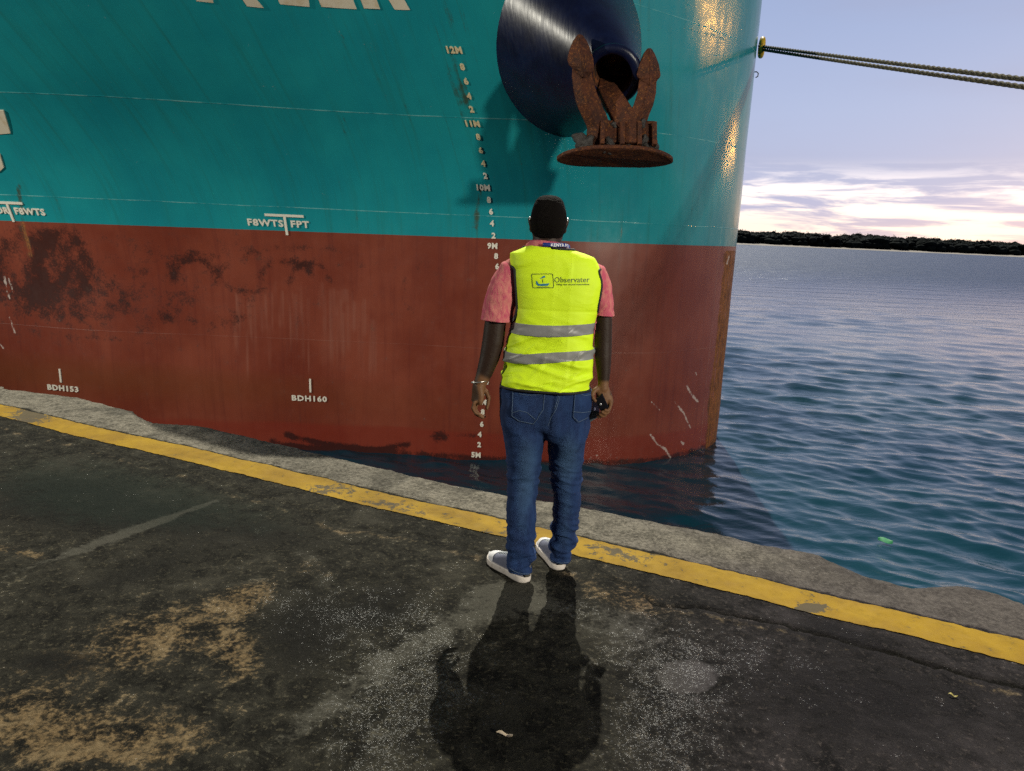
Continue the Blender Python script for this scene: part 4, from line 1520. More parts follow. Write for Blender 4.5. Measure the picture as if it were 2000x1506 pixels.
def torso_mesh(z0, z1, off, dz=.006, n=160, ztop_off=0.0, noise=None):
    zs = np.arange(z0, z1 + dz / 2, dz)
    V = np.concatenate([torso_ring(z, off, n, 2.5, .07) for z in zs])
    F = gridF(len(zs), n, True)
    T = np.concatenate([F[:, [0, 1, 2]], F[:, [0, 2, 3]]])
    return V, T


def vnorm(V, T):
    n = np.cross(V[T[:, 1]] - V[T[:, 0]], V[T[:, 2]] - V[T[:, 0]])
    N = np.zeros_like(V)
    for k in range(3): np.add.at(N, T[:, k], n)
    return N / (np.linalg.norm(N, axis=1)[:, None] + 1e-12)


# ---- skin: one continuous body
M_skin = mat('dark brown skin', lambda t: {'Base Color': t.mix(t.attr('palm', out=2), t.mix(t.noise(t.pos(), 30, 4), (.019, .0095, .006), (.030, .015, .0095)), t.mix(t.noise(t.pos(), 60, 4), (.125, .058, .026), (.20, .10, .048))),
                                          'Normal': t.bump(t.add(t.noise(t.pos(), 160, 3), t.mul(t.noise(t.pos(), 28, 4), 1.5)), .3, .003)}, rough=.55, spec=.25)
B = MB()
hc = at(1072, 430, PY0)                       # head axis
hx = hc[0]
ztop = at(1072, 384, PY0)[2]
hy = PY0 + .035
head = [(-.004, .018, .022, .0), (-.010, .036, .045, .0), (-.025, .053, .066, 0), (-.05, .065, .083, 0), (-.085, .0715, .093, 0), (-.115, .0725, .095, .0), (-.145, .0705, .092, .003), (-.17, .066, .085, .008),
        (-.195, .060, .074, .018), (-.215, .052, .060, .032), (-.232, .038, .042, .048), (-.242, .018, .022, .056)]
roll_x = lambda z: (ztop - .2 - z) * -.02
B.rings([(np.array([hx, hy + o, ztop + z]), np.array([a, 0, 0]), np.array([0, b, 0])) for z, a, b, o in head], 40, 2.15)
B.rings([(np.array([hx - .002, hy - .015 + .0 * k, z]), np.array([r_, 0, 0]), np.array([0, r_ * .98, 0])) for k, (z, r_) in enumerate([(ztop - .15, .058), (ztop - .19, .066), (ztop - .225, .072), (ztop - .26, .074), (ztop - .30, .082), (ztop - .36, .09)])], 32)
for sx_ in (-1, 1):                           # ears
    B.ell((hx + sx_ * .0770, hy + .004, ztop - .118), (.0085, .020, .031), 14, (sx_ * .32, 'Y'))
    B.ell((hx + sx_ * .0745, hy + .012, ztop - .135), (.008, .013, .018), 12)
fy = hy + .092                                # face
B.ell((hx, fy + .010, ztop - .150), (.017, .017, .012), 12)
B.tube([(hx, fy - .008, ztop - .105), (hx, fy + .003, ztop - .130), (hx, fy + .012, ztop - .148)], [.008, .010, .013], 10)
B.ell((hx, fy - .002, ztop - .182), (.026, .010, .007), 12)
B.ell((hx, fy - .004, ztop - .193), (.023, .010, .008), 12)
for sx_ in (-1, 1):
    B.ell((hx + sx_ * .030, fy - .012, ztop - .098), (.022, .010, .007), 12)
    B.ell((hx + sx_ * .030, fy - .016, ztop - .115), (.013, .011, .009), 12)
    B.ell((hx + sx_ * .042, fy - .028, ztop - .150), (.020, .016, .018), 12)
B.rings([(np.array([q[:, 0].mean(), q[:, 1].mean(), q[0, 2]]), np.array([(q[:, 0].max() - q[:, 0].min()) / 2, 0, 0]), np.array([0, (q[:, 1].max() - q[:, 1].min()) / 2, 0])) for q in [torso_ring(z, -.022) for z in np.arange(.80, znk + .01, .03)]], 40, 2.4)

arm_lY = [3.275, 3.27, 3.265, 3.25, 3.235, 3.225]
armL = [(990, 535, 3.275, 17), (976, 575, 3.272, 19), (969, 618, 3.268, 23), (963, 669, 3.262, 24), (956, 699, 3.255, 21.5), (946, 729, 3.245, 17.5), (939, 746, 3.238, 14.5), (935, 757, 3.235, 13.2)]
armR = [(1160, 540, 3.275, 16), (1173, 580, 3.275, 16), (1178.5, 610, 3.275, 17.5), (1179, 627, 3.275, 18.5), (1178, 669, 3.272, 19.2), (1178, 699, 3.262, 18), (1179, 729, 3.252, 14.5), (1178.5, 748, 3.245, 12), (1178, 760, 3.24, 11.5)]


def pxr(r, Y=PY0): return r * np.linalg.norm(at(1070, 650, Y) - np.array([0, 0, CAM_H])) / CAM_F


for arm_ in (armL, armR):
    B.tube([at(x, y, Y) for x, y, Y, r_ in arm_], [(pxr(r_) * .82, pxr(r_) * .90) for x, y, Y, r_ in arm_], 20, True, ref=(0, 1, 0))
palm_seeds = []


def finger(px, r0, r1):
    pts = [at(*q) for q in px]
    k = len(pts)
    # knuckle bends: a little thicker at the joints
    dens, rad = [], []
    for i in range(k - 1):
        for t in (0, .5):
            dens.append(pts[i] * (1 - t) + pts[i + 1] * t)
            f = (i + t) / (k - 1)
            rad.append((r0 * (1 - f) + r1 * f) * (1.0 if t == 0 else .93))
    dens.append(pts[-1])
    rad.append(r1)
    B.tube(dens, rad, 12)
    palm_seeds.extend([(p, r0 * 1.7) for p in dens])


# left hand hanging open: palm towards the body, the four fingers curl in below it, thumb ahead of the palm
def palm(secs):
    rr = []
    pts = [at(*s[:3]) for s in secs]
    for i, s in enumerate(secs):
        a, b = pts[max(i - 1, 0)], pts[min(i + 1, len(pts) - 1)]
        T = (b - a) / np.linalg.norm(b - a)
        e = np.array([math.cos(s[5]), math.sin(s[5]), 0])
        e = e - T * T.dot(e); e /= np.linalg.norm(e)
        w = np.cross(T, e)
        rr.append((pts[i], e * s[3], w * s[4]))
        palm_seeds.append((pts[i], s[4] * 1.6))
    B.rings(rr, 24, 2.4)


palm([(935, 752, 3.235, .024, .030, .55), (934, 760, 3.233, .022, .036, .55), (934, 770, 3.231, .0205, .042, .55), (932.5, 781, 3.229, .019, .043, .55), (931, 788, 3.228, .014, .040, .55)])
for k, (yo, xo, L) in enumerate(((-.036, -2.5, .88), (-.014, -.5, 1.0), (.009, 1.0, 1.05), (.031, 3.0, .97))):
    Yk = 3.228 + yo
    finger([(929.5 + xo, 785, Yk), (925.5 + xo, 785 + 14 * L, Yk - .002), (930.5 + xo, 785 + 24 * L, Yk + .001), (940.5 + xo + k, 785 + 29.5 * L, Yk + .003)], .0096 - .0006 * (k in (0,)), .0072)
finger([(942, 758, 3.245), (950, 766, 3.250), (954.5, 778, 3.250), (953, 789, 3.245), (951, 798, 3.24)], .0135, .0082)
# right hand closed round the phone: palm faces back behind it, finger tips wrap its lower edge, thumb along its side
palm([(1178, 756, 3.243, .026, .020, .15), (1178, 764, 3.241, .032, .0185, .15), (1180, 775, 3.238, .038, .017, .15), (1182, 786, 3.235, .039, .016, .15), (1182, 793, 3.232, .034, .014, .15)])
for k, pts in enumerate((
        [(1189.5, 778, 3.236), (1192.5, 788, 3.222), (1191, 797, 3.206), (1187, 802, 3.192), (1182, 801, 3.180)],
        [(1190, 785, 3.236), (1191, 797, 3.224), (1187, 806, 3.208), (1181, 808, 3.190), (1176, 804.5, 3.180)],
        [(1184, 790, 3.236), (1186, 803, 3.228), (1182, 811, 3.214), (1176, 813, 3.198), (1171, 808.5, 3.188)],
        [(1177, 791, 3.236), (1178, 803, 3.230), (1175, 812, 3.220), (1170, 815, 3.208), (1167, 811, 3.200)])):
    finger(pts, .0096 - .0008 * (k == 3), .0074)
finger([(1170, 757, 3.238), (1161, 763, 3.225), (1156.5, 771, 3.212), (1158.5, 778, 3.203), (1162.5, 783, 3.197)], .0135, .0085)

# legs
legL = dict(o=[(974, 752), (975, 775), (976, 800), (980, 830), (985, 855), (989, 885), (991, 920), (991.5, 950), (989, 985), (988, 1010), (990, 1050), (992, 1080), (989, 1097), (992, 1112), (994, 1124)],
            i=[(1068, 820), (1066, 845), (1060, 885), (1055, 920), (1051, 950), (1047.5, 985), (1047, 1010), (1045, 1050), (1042, 1080), (1043, 1097), (1041, 1112), (1037, 1128)])
legR = dict(o=[(1157, 752), (1156, 775), (1153, 800), (1149, 830), (1144, 855), (1140, 885), (1136, 920), (1135, 950), (1134, 980), (1131, 1010), (1128, 1045), (1124, 1060), (1117, 1078), (1113, 1092), (1112, 1106)],
            i=[(1069, 820), (1069, 845), (1071, 885), (1074, 920), (1078, 950), (1079.5, 980), (1077, 1010), (1073, 1045), (1072, 1060), (1072, 1078), (1073, 1092), (1075, 1101)])
YL = lambda y: np.interp(y, [760, 950, 1128], [3.27, 3.25, 3.185])
YR = lambda y: np.interp(y, [760, 950, 1108], [3.27, 3.29, 3.345])


def leg_rows(L, Yf, zs):
    zo, xo = ol(L['o'], Yf)
    zi, xi = ol(L['i'], Yf)
    ys = np.linspace(750, 1130, 60)
    Qz = np.array([at(1050, y, Yf(y))[2] for y in ys])
    Qy = np.array([Yf(y) for y in ys])
    r_ = []
    for z in zs:
        a, b = np.interp(z, zo, xo), np.interp(z, zi, xi)
        y = np.interp(z, Qz[::-1], Qy[::-1])
        r_.append((z, (a + b) / 2, abs(b - a) / 2, y))
    return r_


zc = at(1068, 838, PY0)[2]                  # crotch
zl0 = at(1015, 1126, 3.185)[2]
zr0 = at(1093, 1105, 3.345)[2]
legs_rows = {}
for nm, L, Yf, z0 in (('l', legL, YL, zl0), ('r', legR, YR, zr0)):
    zs = np.arange(z0, zc + .10, .0125)
    rws = leg_rows(L, Yf, zs)
    legs_rows[nm] = rws
    B.rings([(np.array([x, y, z]), np.array([max(w - .022, .02), 0, 0]), np.array([0, max(w * 1.02 - .022, .02), 0])) for z, x, w, y in leg_rows(L, Yf, np.arange(.06, zc + .08, .04))], 24, 2.2)
    z_, x_, w_, y_ = rws[0]
body = B.build('person', M_skin)
remesh(body, .0036, 3)
bv, bn = getV(body), getN(body)
pk = np.zeros(len(bv))
for p, r_ in palm_seeds:
    pk = np.maximum(pk, 1 - sst(np.linalg.norm(bv - p, axis=1), r_ * .9, r_ * 1.35))
facing = np.where(bv[:, 0] < hx, sst(bn[:, 0] * .75 - bn[:, 1] * .55, -.15, .45), sst(-bn[:, 1] + .25 * -bn[:, 0], -.1, .5))
fattr(body, 'palm', np.clip(pk * (.28 + .72 * facing), 0, 1))
tag(body, 'man seen from behind in a yellow safety vest and blue jeans on the quay edge', 'person')
body.name = 'person'

# ---- hair
Hm = MB()
hr = [(0.006, .012, .015, .0), (.004, .03, .037, 0), (-.003, .046, .056, 0), (-.015, .058, .071, 0), (-.035, .067, .084, 0), (-.06, .0745, .094, 0), (-.085, .0785, .100, 0), (-.115, .0792, .1015, .0), (-.14, .0765, .098, .003), (-.160, .073, .093, .006), (-.178, .069, .087, .008), (-.195, .0635, .080, .012)]
zz_ = np.array([h[0] for h in hr])[::-1]
hv, hf = [], None
zs = np.r_[np.linspace(-.195, -.02, 60), np.linspace(-.017, .006, 14)]
for z in zs:
    a, b, o = [np.interp(z, zz_, np.array([h[k] for h in hr])[::-1]) for k in (1, 2, 3)]
    th = np.arange(96) * 2 * np.pi / 96
    c, s = np.cos(th), np.sin(th)
    hv.append(np.stack([hx + a * np.sign(c) * np.abs(c) ** (2 / 2.15), hy + o + b * np.sign(s) * np.abs(s) ** (2 / 2.15), ztop + z + 0 * c], 1))
hv = np.concatenate(hv + [np.array([[hx, hy, ztop + .008]])])
F = gridF(len(zs), 96, True)
T = np.concatenate([F[:, [0, 1, 2]], F[:, [0, 2, 3]], np.array([[(len(zs) - 1) * 96 + i, (len(zs) - 1) * 96 + (i + 1) % 96, len(hv) - 1] for i in range(96)])])
N_ = vnorm(hv, T)
hv = hv + N_ * (.0016 * pn(hv[:, 0] * 160, hv[:, 1] * 160, hv[:, 2] * 160))[:, None]
yy_ = (hv[:, 1] - hy) / .1
line = np.interp(yy_, [-1, -.55, -.25, .05, .35, .6, 1.0], [-.176, -.172, -.150, -.098, -.105, -.060, -.045])
line = np.where((np.abs(yy_ + .0) < .28) & True, np.minimum(line, -.085), line)
line = line + .004 * pn(hv[:, 0] * 60, hv[:, 1] * 60, 0)
Vc, Tc = clip(hv, T, (hv[:, 2] - ztop) - line)
M_hair = mat('short black hair', lambda t: {'Base Color': t.mix(t.noise(t.pos(), 260, 3, .7), (.0022, .0018, .0016), (.009, .007, .006)), 'Normal': t.bump(t.noise(t.pos(), 330, 3, .7), .9, .006)}, rough=.85, spec=.08)
hair = mk('hair', Vc, Tc, M_hair, body)
so = hair.modifiers.new('thick', 'SOLIDIFY'); so.thickness = .008; so.offset = -1

# ---- pink shirt
M_pink = mat('pink marled cotton', lambda t: {'Base Color': t.mix(t.ss(t.noise(t.mapping(t.pos(), scale=(1.6, 1, .5)), 34, 7, .75, .8), .40, .62), (.50, .085, .145), (.60, .22, .19)), 'Normal': t.bump(t.add(t.noise(t.pos(), 30, 4, .6), t.mul(t.noise(t.pos(), 420, 2), .3)), .4, .006)}, rough=.85, spec=.2)
Bs = MB()
Bs.rings([(np.array([q[:, 0].mean(), q[:, 1].mean(), q[0, 2]]), np.array([(q[:, 0].max() - q[:, 0].min()) / 2, 0, 0]), np.array([0, (q[:, 1].max() - q[:, 1].min()) / 2, 0])) for q in [torso_ring(z, -.010 - .014 * (1 - sst(z, 1.20, 1.31)) * sst(z, zhem, zhem + .05)) for z in np.arange(zhem - .03, znk + .001, .012)]], 72, 2.5)
slL = [(1012, 515, 3.273, 16), (999, 526, 3.275, 23), (988, 548, 3.275, 27.5), (979, 580, 3.272, 30), (971.5, 610, 3.270, 31), (966.5, 650, 3.268, 31.5)]
slR = [(1146, 523, 3.273, 17), (1160, 535, 3.275, 24), (1168, 558, 3.275, 26), (1173, 585, 3.275, 24.5), (1176, 612, 3.275, 23.5), (1176.5, 650, 3.275, 23)]
for sl in (slL, slR):
    Bs.tube([at(x, y, Y) for x, y, Y, r_ in sl], [(pxr(r_) * 1.0, pxr(r_)) for x, y, Y, r_ in sl], 28, True, ref=(0, 1, 0))
sh_ = Bs.build('shirt', M_pink)
remesh(sh_, .0065, 6)
V, T = getV(sh_), tris(sh_)
N_ = getN(sh_)
V = V + N_ * (.0035 * pn(V[:, 0] * 9 + V[:, 2] * 6, V[:, 1] * 7, V[:, 2] * 15) + .0025 * pn(V[:, 0] * 26, V[:, 1] * 18, V[:, 2] * 34) + .002 * pn((V[:, 0] + V[:, 2]) * 30, V[:, 1] * 10, (V[:, 2] - V[:, 0]) * 9))[:, None]
bpy.data.objects.remove(sh_)
# cut the sleeves at their hems, the body at its own
hL0, hL1 = at(938, 622.5, 3.27), at(1002, 628.5, 3.27)
hR0, hR1 = at(1158, 613.5, 3.275), at(1199, 617, 3.275)
zb = at(1065, 757.5, 3.14)[2]
fz_ = np.where(V[:, 0] < hL1[0] - .006, V[:, 2] - (hL0[2] + (V[:, 0] - hL0[0]) * (hL1[2] - hL0[2]) / (hL1[0] - hL0[0])),
               np.where(V[:, 0] > hR0[0] + .003, V[:, 2] - (hR0[2] + (V[:, 0] - hR0[0]) * (hR1[2] - hR0[2]) / (hR1[0] - hR0[0])), V[:, 2] - zb))
zwl = min(hL0[2], hL1[2], hR0[2], hR1[2])
keep_body = (np.abs(V[:, 0] - hx) < .172) & (np.abs(V[:, 1] - PY0) < .30)
xl_, xr_ = np.interp(V[:, 2], *v_l) - .004, np.interp(V[:, 2], *v_r) + .004
inside = (V[:, 0] > xl_) & (V[:, 0] < xr_)
f = np.where(inside, V[:, 2] - zb, fz_)
Vc, Tc = clip(V, T, f)
nb = (Vc[:, 2] < znk + .012)
Vc, Tc = clip(Vc, Tc, znk + .012 - Vc[:, 2])
shirt = mk('shirt', Vc, Tc, M_pink, body)
so = shirt.modifiers.new('thick', 'SOLIDIFY'); so.thickness = .003; so.offset = -1
# hem bands at the sleeves
for a, b in ((hL0, hL1), (hR0, hR1)):
    pass
# collar
cz = at(1075, 478, 3.19)[2]
rows_ = []
for k, (dz, gr) in enumerate(((-.03, .012), (-.012, .010), (.004, .0075), (.015, .005), (.019, .006), (.012, .012), (-.004, .0165), (-.020, .020))):
    th = np.arange(48) * 2 * np.pi / 48
    fr = .5 + .5 * np.sin(th)                        # 0 at the nape, 1 at the throat
    rr_c = .079 + gr
    rows_.append(np.stack([hx - .002 + rr_c * np.cos(th), hy - .014 + rr_c * np.sin(th) * .98, cz + dz * (1 - .3 * fr) - .035 * fr + .004 * np.sin(th * 2 + .7)], 1))
collar = mk('collar', np.concatenate(rows_), gridF(len(rows_), 48, True), M_pink, body)
fix_normals(collar)
# lanyard: a blue ribbon over the collar at the right of the nape
mb = MB()
rb = []
for k, th in enumerate(np.linspace(R(-102), R(-22), 26)):
    rr_c = .106
    zc_ = cz - .001 + .0035 * (k / 25) - .012 * max(0, (k - 14) / 11) ** 2
    for h in (-.008, .008):
        rb.append((hx - .002 + (rr_c - h * .25) * math.cos(th), hy - .014 + (rr_c - h * .25) * math.sin(th), zc_ + h))
M_blue = mat('blue ribbon', col=(.012, .035, .22), rough=.5)
lan = mk('lanyard', rb, gridF(26, 2), M_blue, body)
so = lan.modifiers.new('thick', 'SOLIDIFY'); so.thickness = .0016
fix_normals(lan)
V2, F2 = text_poly('KENYA PO', .0135 / CAP, .02, 1.05)
a0 = R(-58)
tv_ = []
for x, y, _ in V2:
    th = a0 + x / .105
    f_ = (th - R(-102)) / R(80) * 25
    zc_ = cz - .001 + .0035 * (f_ / 25) - .012 * max(0, (f_ - 14) / 11) ** 2
    h = y - .0067
    tv_.append((hx - .002 + (.1082 - h * .25) * math.cos(th), hy - .014 + (.1082 - h * .25) * math.sin(th), zc_ + h))
lt = mk('lettering', tv_, F2, mat('white print', col=(.75, .75, .78), rough=.5), lan, False)

# ---- safety vest
def m_vest(t):
    p = t.pos()
    return {'Base Color': t.mix(t.noise(p, 14, 4), (.66, .93, .012), (.72, .96, .016)), 'Normal': t.bump(t.add(t.noise(t.mapping(p, scale=(.6, 1, 1.5)), 14, 5, .6, .9), t.mul(t.noise(p, 700, 2), .10)), .32, .012)}


M_vest = mat('fluorescent yellow mesh', m_vest, rough=.62, spec=.35)
M_black = mat('black binding', col=(.006, .006, .007), rough=.7)
M_tape = mat('grey reflective tape', lambda t: {'Base Color': t.mix(t.noise(t.pos(), 60, 3), (.20, .20, .20), (.27, .27, .265))}, rough=.42, spec=.5)
V0, T0 = torso_mesh(zhem - .02, znk - .002, .0, .005, 200)
N0 = vnorm(V0, T0)
if (N0[:, 1] * (V0[:, 1] - PY0)).mean() < 0: N0, T0 = -N0, T0[:, ::-1]
xx, zz = V0[:, 0] - hx, V0[:, 2]
back = V0[:, 1] < PY0
low = 1 - sst(zz, 1.02, 1.30)
wr = (.010 * pn(xx * 5 + 2.2, zz * 17, V0[:, 1] * 3 + 1) * low + .004 * pn(xx * 13 + zz * 8, zz * 30, 4 + V0[:, 1] * 3) * (.35 + .65 * low) + .003 * pn(xx * 7, zz * 7, 2.2) * (1 - low))
wr += .006 * np.exp(-((zz - (zhem + .10 + .04 * xx)) / .018) ** 2) * sst(-xx, -.02, .12) * -1 + .010 * low * pn((xx * .8 + zz * .5) * 9, (zz - .35 * xx) * 22, 7.7)
cx0 = at(1078, 600, 3.14)[0] - hx
zcr = at(1078, 608, 3.14)[2]
wr += back * (.0022 * np.exp(-np.abs(xx - cx0) / .006) - .0025 * np.exp(-np.abs(zz - zcr) / .005) + .0015 * np.exp(-np.abs(xx - cx0 - .075) / .005))
crs = lambda a: np.clip(1 - np.abs(a) * 5, 0, 1)
wr += low * (.008 * crs(pn((xx * .5 + 1.3) * 6, (zz + .25 * xx) * 11, V0[:, 1] * 2)) + .006 * crs(pn(xx * 7 + 4, (zz - .45 * xx) * 14, 5 + V0[:, 1] * 2)) - .006) + (1 - low) * .003 * crs(pn(xx * 5, zz * 6, 9))
wr = wr - .6 * wr.mean() + .002
V1 = V0 + N0 * wr[:, None]
# hang free of the seat: flare the hem a little to the back
V1[:, 1] -= back * .012 * (1 - sst(zz, zhem, zhem + .12))
xl_, xr_ = np.interp(V1[:, 2], *v_l), np.interp(V1[:, 2], *v_r)
rel = (V0[:, 0] - (xl_ + xr_) / 2) / ((xr_ - xl_) / 2) / (1 + .07 * sst(zz, zarm_ - .02, zarm_ + .05))
zarm = at(1006, 632, PY0)[2]
zarmr = at(1163, 612, PY0)[2]
hole = np.where(rel < 0, sst(zz, zarm - .03, zarm + .05), sst(zz, zarmr - .03, zarmr + .05))
top_open = sst(zz, zsh - .055, zsh - .015)
lim = 1.02 - .108 * hole
f_arm = lim - np.abs(rel) + 1.2 * top_open * (zz > zsh - .055)
# front: V neck
front = ~back
f_neck = np.where(front, np.abs(xx) - np.maximum(0, (zz - 1.12)) * .26, 1.0)
# hem follows the traced line
zh = zhem + (V0[:, 0] - hx) * -.012
f_hem = V1[:, 2] - zh
nl, nr_ = at(1040, 480, 3.2), at(1108, 487.5, 3.2)
f_top = nl[2] + (V1[:, 0] - nl[0]) * (nr_[2] - nl[2]) / (nr_[0] - nl[0]) - V1[:, 2]
f = np.minimum(np.minimum(np.minimum(f_arm * .1, f_hem), f_neck), f_top)
Vv, Tv = clip(V1, T0, f)
vest = mk('safety_vest', Vv, Tv, M_vest, body)
so = vest.modifiers.new('thick', 'SOLIDIFY'); so.thickness = .0022; so.offset = -1
# black binding along hem and armholes
mb = MB()
for lp in loops(Tv):
    P_ = Vv[lp]
    if len(lp) < 20: continue
    zmax = P_[:, 2].max()
    Q = resample(P_, .008, True)
    sel = Q[:, 2] < znk - .012
    # runs of kept points
    run = []
    runs = []
    for q, s in zip(Q, sel):
        if s: run.append(q)
        elif run:
            runs.append(run); run = []
    if run: runs.append(run)
    for rn in runs:
        if len(rn) > 8:
            rn = np.array(rn)
            for _ in range(3): rn[1:-1] = (rn[:-2] + rn[2:]) / 4 + rn[1:-1] / 2
            mb.tube(rn, .0062, 8)
mb.build('binding', M_black, vest).matrix_parent_inverse = Matrix.Identity(4)
# two grey reflective bands round the body
Nv = vnorm(Vv, Tv)
for k, (l0, r0, hgt) in enumerate((((993, 645), (1157, 646), .048), ((986, 700.5), (1155, 696.5), .043))):
    pl_, pr_ = at(*l0, 3.15), at(*r0, 3.15)
    mid = pl_[2] + (Vv[:, 0] - pl_[0]) * (pr_[2] - pl_[2]) / (pr_[0] - pl_[0]) + (-.004 * np.sin((Vv[:, 0] - pl_[0]) / (pr_[0] - pl_[0]) * math.pi * 2) if k else .002 * np.cos(Vv[:, 0] * 20))
    fb = hgt / 2 - np.abs(Vv[:, 2] - mid)
    Vb, Tb = clip(Vv + Nv * .0022, Tv, fb)
    bnd = mk('reflective_band', Vb, Tb, M_tape, vest)
    so = bnd.modifiers.new('thick', 'SOLIDIFY'); so.thickness = .0014; so.offset = 1
# printed logo and words across the shoulders
from mathutils.bvhtree import BVHTree
bvh = BVHTree.FromPolygons([tuple(v) for v in Vv], [tuple(int(i) for i in t) for t in Tv])


def on_vest(px, py, h=.0012):
    o = Vector((0, 0, CAM_H))
    d = Vector(ray(px, py)).normalized()
    hit, n, i, dist = bvh.ray_cast(o, d)
    if hit is None: hit = Vector(at(px, py, 3.14)); n = Vector((0, -1, 0))
    if n.dot(d) > 0: n = -n
    return np.array(hit + n * h)


def vest_print(name, polys, m):
    """polys: closed outlines in photo pixels, laid on the cloth"""
    V, F = [], []
    bm = bmesh.new()
    for pg in polys:
        vs = [bm.verts.new((x, y, 0)) for x, y in pg]
        bm.faces.new(vs)
    bmesh.ops.triangulate(bm, faces=bm.faces[:])
    bmesh.ops.subdivide_edges(bm, edges=[e for e in bm.edges if e.calc_length() > 6], cuts=3, use_grid_fill=False)
    bmesh.ops.triangulate(bm, faces=bm.faces[:])
    bm.verts.index_update()
    V = [on_vest(v.co.x, v.co.y) for v in bm.verts]
    F = [tuple(v.index for v in f.verts) for f in bm.faces]
    bm.free()
    o = mk(name, V, F, m, vest, False)
    return o


M_ink = mat('dark olive print', col=(.085, .13, .022), rough=.6)
M_ink2 = mat('blue print', col=(.035, .20, .30), rough=.6)
V2, F2 = text_poly('Observater', 10.8 / CAP, .006, 1.0)
wtx = V2[:, 0].max() - V2[:, 0].min()
sc_ = 69.0 / wtx
tV = [on_vest(1116.5 + x * sc_ + .0, 551.5 - y * 1.0 + (x * sc_) * -.010) for x, y, _ in V2]
o = mk('printed_word', tV, F2, M_ink, vest, False)
V2, F2 = text_poly('Things that exceed expectations', 3.6 / CAP, .01, 1.0)
wtx = V2[:, 0].max() - V2[:, 0].min()
tV = [on_vest(1118.5 + x * 65.0 / wtx, 557.2 - y - x * 65 / wtx * .008) for x, y, _ in V2]
mk('printed_word', tV, F2, M_ink, vest, False)


def frame_strip(pts, w):
    pts = [np.array(p, float) for p in pts]
    n = len(pts)
    out = []
    off = []
    for i in range(n):
        a, b, c = pts[i - 1], pts[i], pts[(i + 1) % n]
        t1, t2 = (b - a) / np.linalg.norm(b - a), (c - b) / np.linalg.norm(c - b)
        nn = np.array([-(t1 + t2)[1], (t1 + t2)[0]]); nn /= np.linalg.norm(nn)
        off.append((b - nn * w / 2, b + nn * w / 2))
    for i in range(n):
        j = (i + 1) % n
        out.append([off[i][0], off[j][0], off[j][1], off[i][1]])
    return out


box_pts = [(1039.5, 535.5), (1058, 535.2), (1078, 535), (1079.5, 536.5), (1080.8, 548), (1081.5, 560), (1080, 562), (1060, 562.2), (1042, 562.2), (1040.6, 560), (1039.4, 548), (1038.2, 537)]
vest_print('logo', frame_strip(box_pts, 1.3), M_ink)
vest_print('logo', [[(1047, 548.5), (1049, 549), (1051.5, 553.5), (1056, 555), (1061, 553.8), (1066, 554), (1073, 553), (1071.5, 557), (1068, 558.6), (1058, 558.8), (1050, 557.8), (1047.2, 555)]], M_ink2)
vest_print('logo', [[(1053.5, 544.5), (1058, 542), (1061, 539.2), (1064, 538.6), (1065.6, 541.5), (1062, 542.6), (1058, 544)]], M_ink2)
vest_print('logo', [[(1059.3, 545), (1060.6, 545), (1061.2, 552), (1059.2, 552)]], M_ink)
vest_print('logo', [[(1049, 560.3), (1072, 560.1), (1072, 560.9), (1049, 561.1)]], M_ink)

# ---- jeans
def m_denim(t):
    p = t.pos()
    tw = t.node('ShaderNodeTexWave', {'Vector': t.mapping(p, rot=(0, R(35), 0)), 'Scale': 190.0, 'Distortion': 1.2, 'Detail': 2.0})
    n = t.noise(t.mapping(p, scale=(1, 1, .35)), 34, 5, .65)
    fd = t.attr('fade', out=2)
    c = t.mix(t.ss(n, .3, .75), (.0042, .017, .075), (.011, .038, .128))
    c = t.mix(t.mul(t.ss(t.add(fd, t.mul(t.sub(n, .5), .5)), .15, 1.0), .8), c, (.050, .110, .215))
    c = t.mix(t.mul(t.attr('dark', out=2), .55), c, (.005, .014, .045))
    c = t.mix(t.mul(tw, .22), c, (.05, .09, .19))
    return {'Base Color': c, 'Normal': t.bump(t.add(t.mul(t.noise(t.mapping(p, scale=(.6, .6, 1.6)), 20, 5, .6, .8), 2.0), t.add(t.mul(tw, .25), n)), .5, .005)}


M_denim = mat('blue denim', m_denim, rough=.8, spec=.25)
M_stitch = mat('denim stitching', col=(.09, .14, .22), rough=.8)
J = MB()
jz = np.arange(zc + .005, zwaist + .004, .012)
jl = ol([(974, 750), (975, 775), (976, 800), (980, 830), (984, 860)])
jr = ol([(1158, 750), (1157, 775), (1153.5, 800), (1149, 830), (1144, 860)])
rr = []
for z in jz:
    a, b = np.interp(z, *jl), np.interp(z, *jr)
    dd = np.interp(z, [zc, zc + .04, .85, zwaist], [.100, .132, .145, .132])
    rr.append((np.array([(a + b) / 2, PY0 + .0, z]), np.array([(b - a) / 2, 0, 0]), np.array([0, dd, 0])))
J.rings(rr, 72, 2.5)
for nm in ('l', 'r'):
    J.rings([(np.array([x, y + .0, z]), np.array([w, 0, 0]), np.array([0, w * 1.06 * (1 - sst(z, .50, zc)) + .128 * sst(z, .50, zc), 0])) for z, x, w, y in legs_rows[nm]], 48, 2.2)
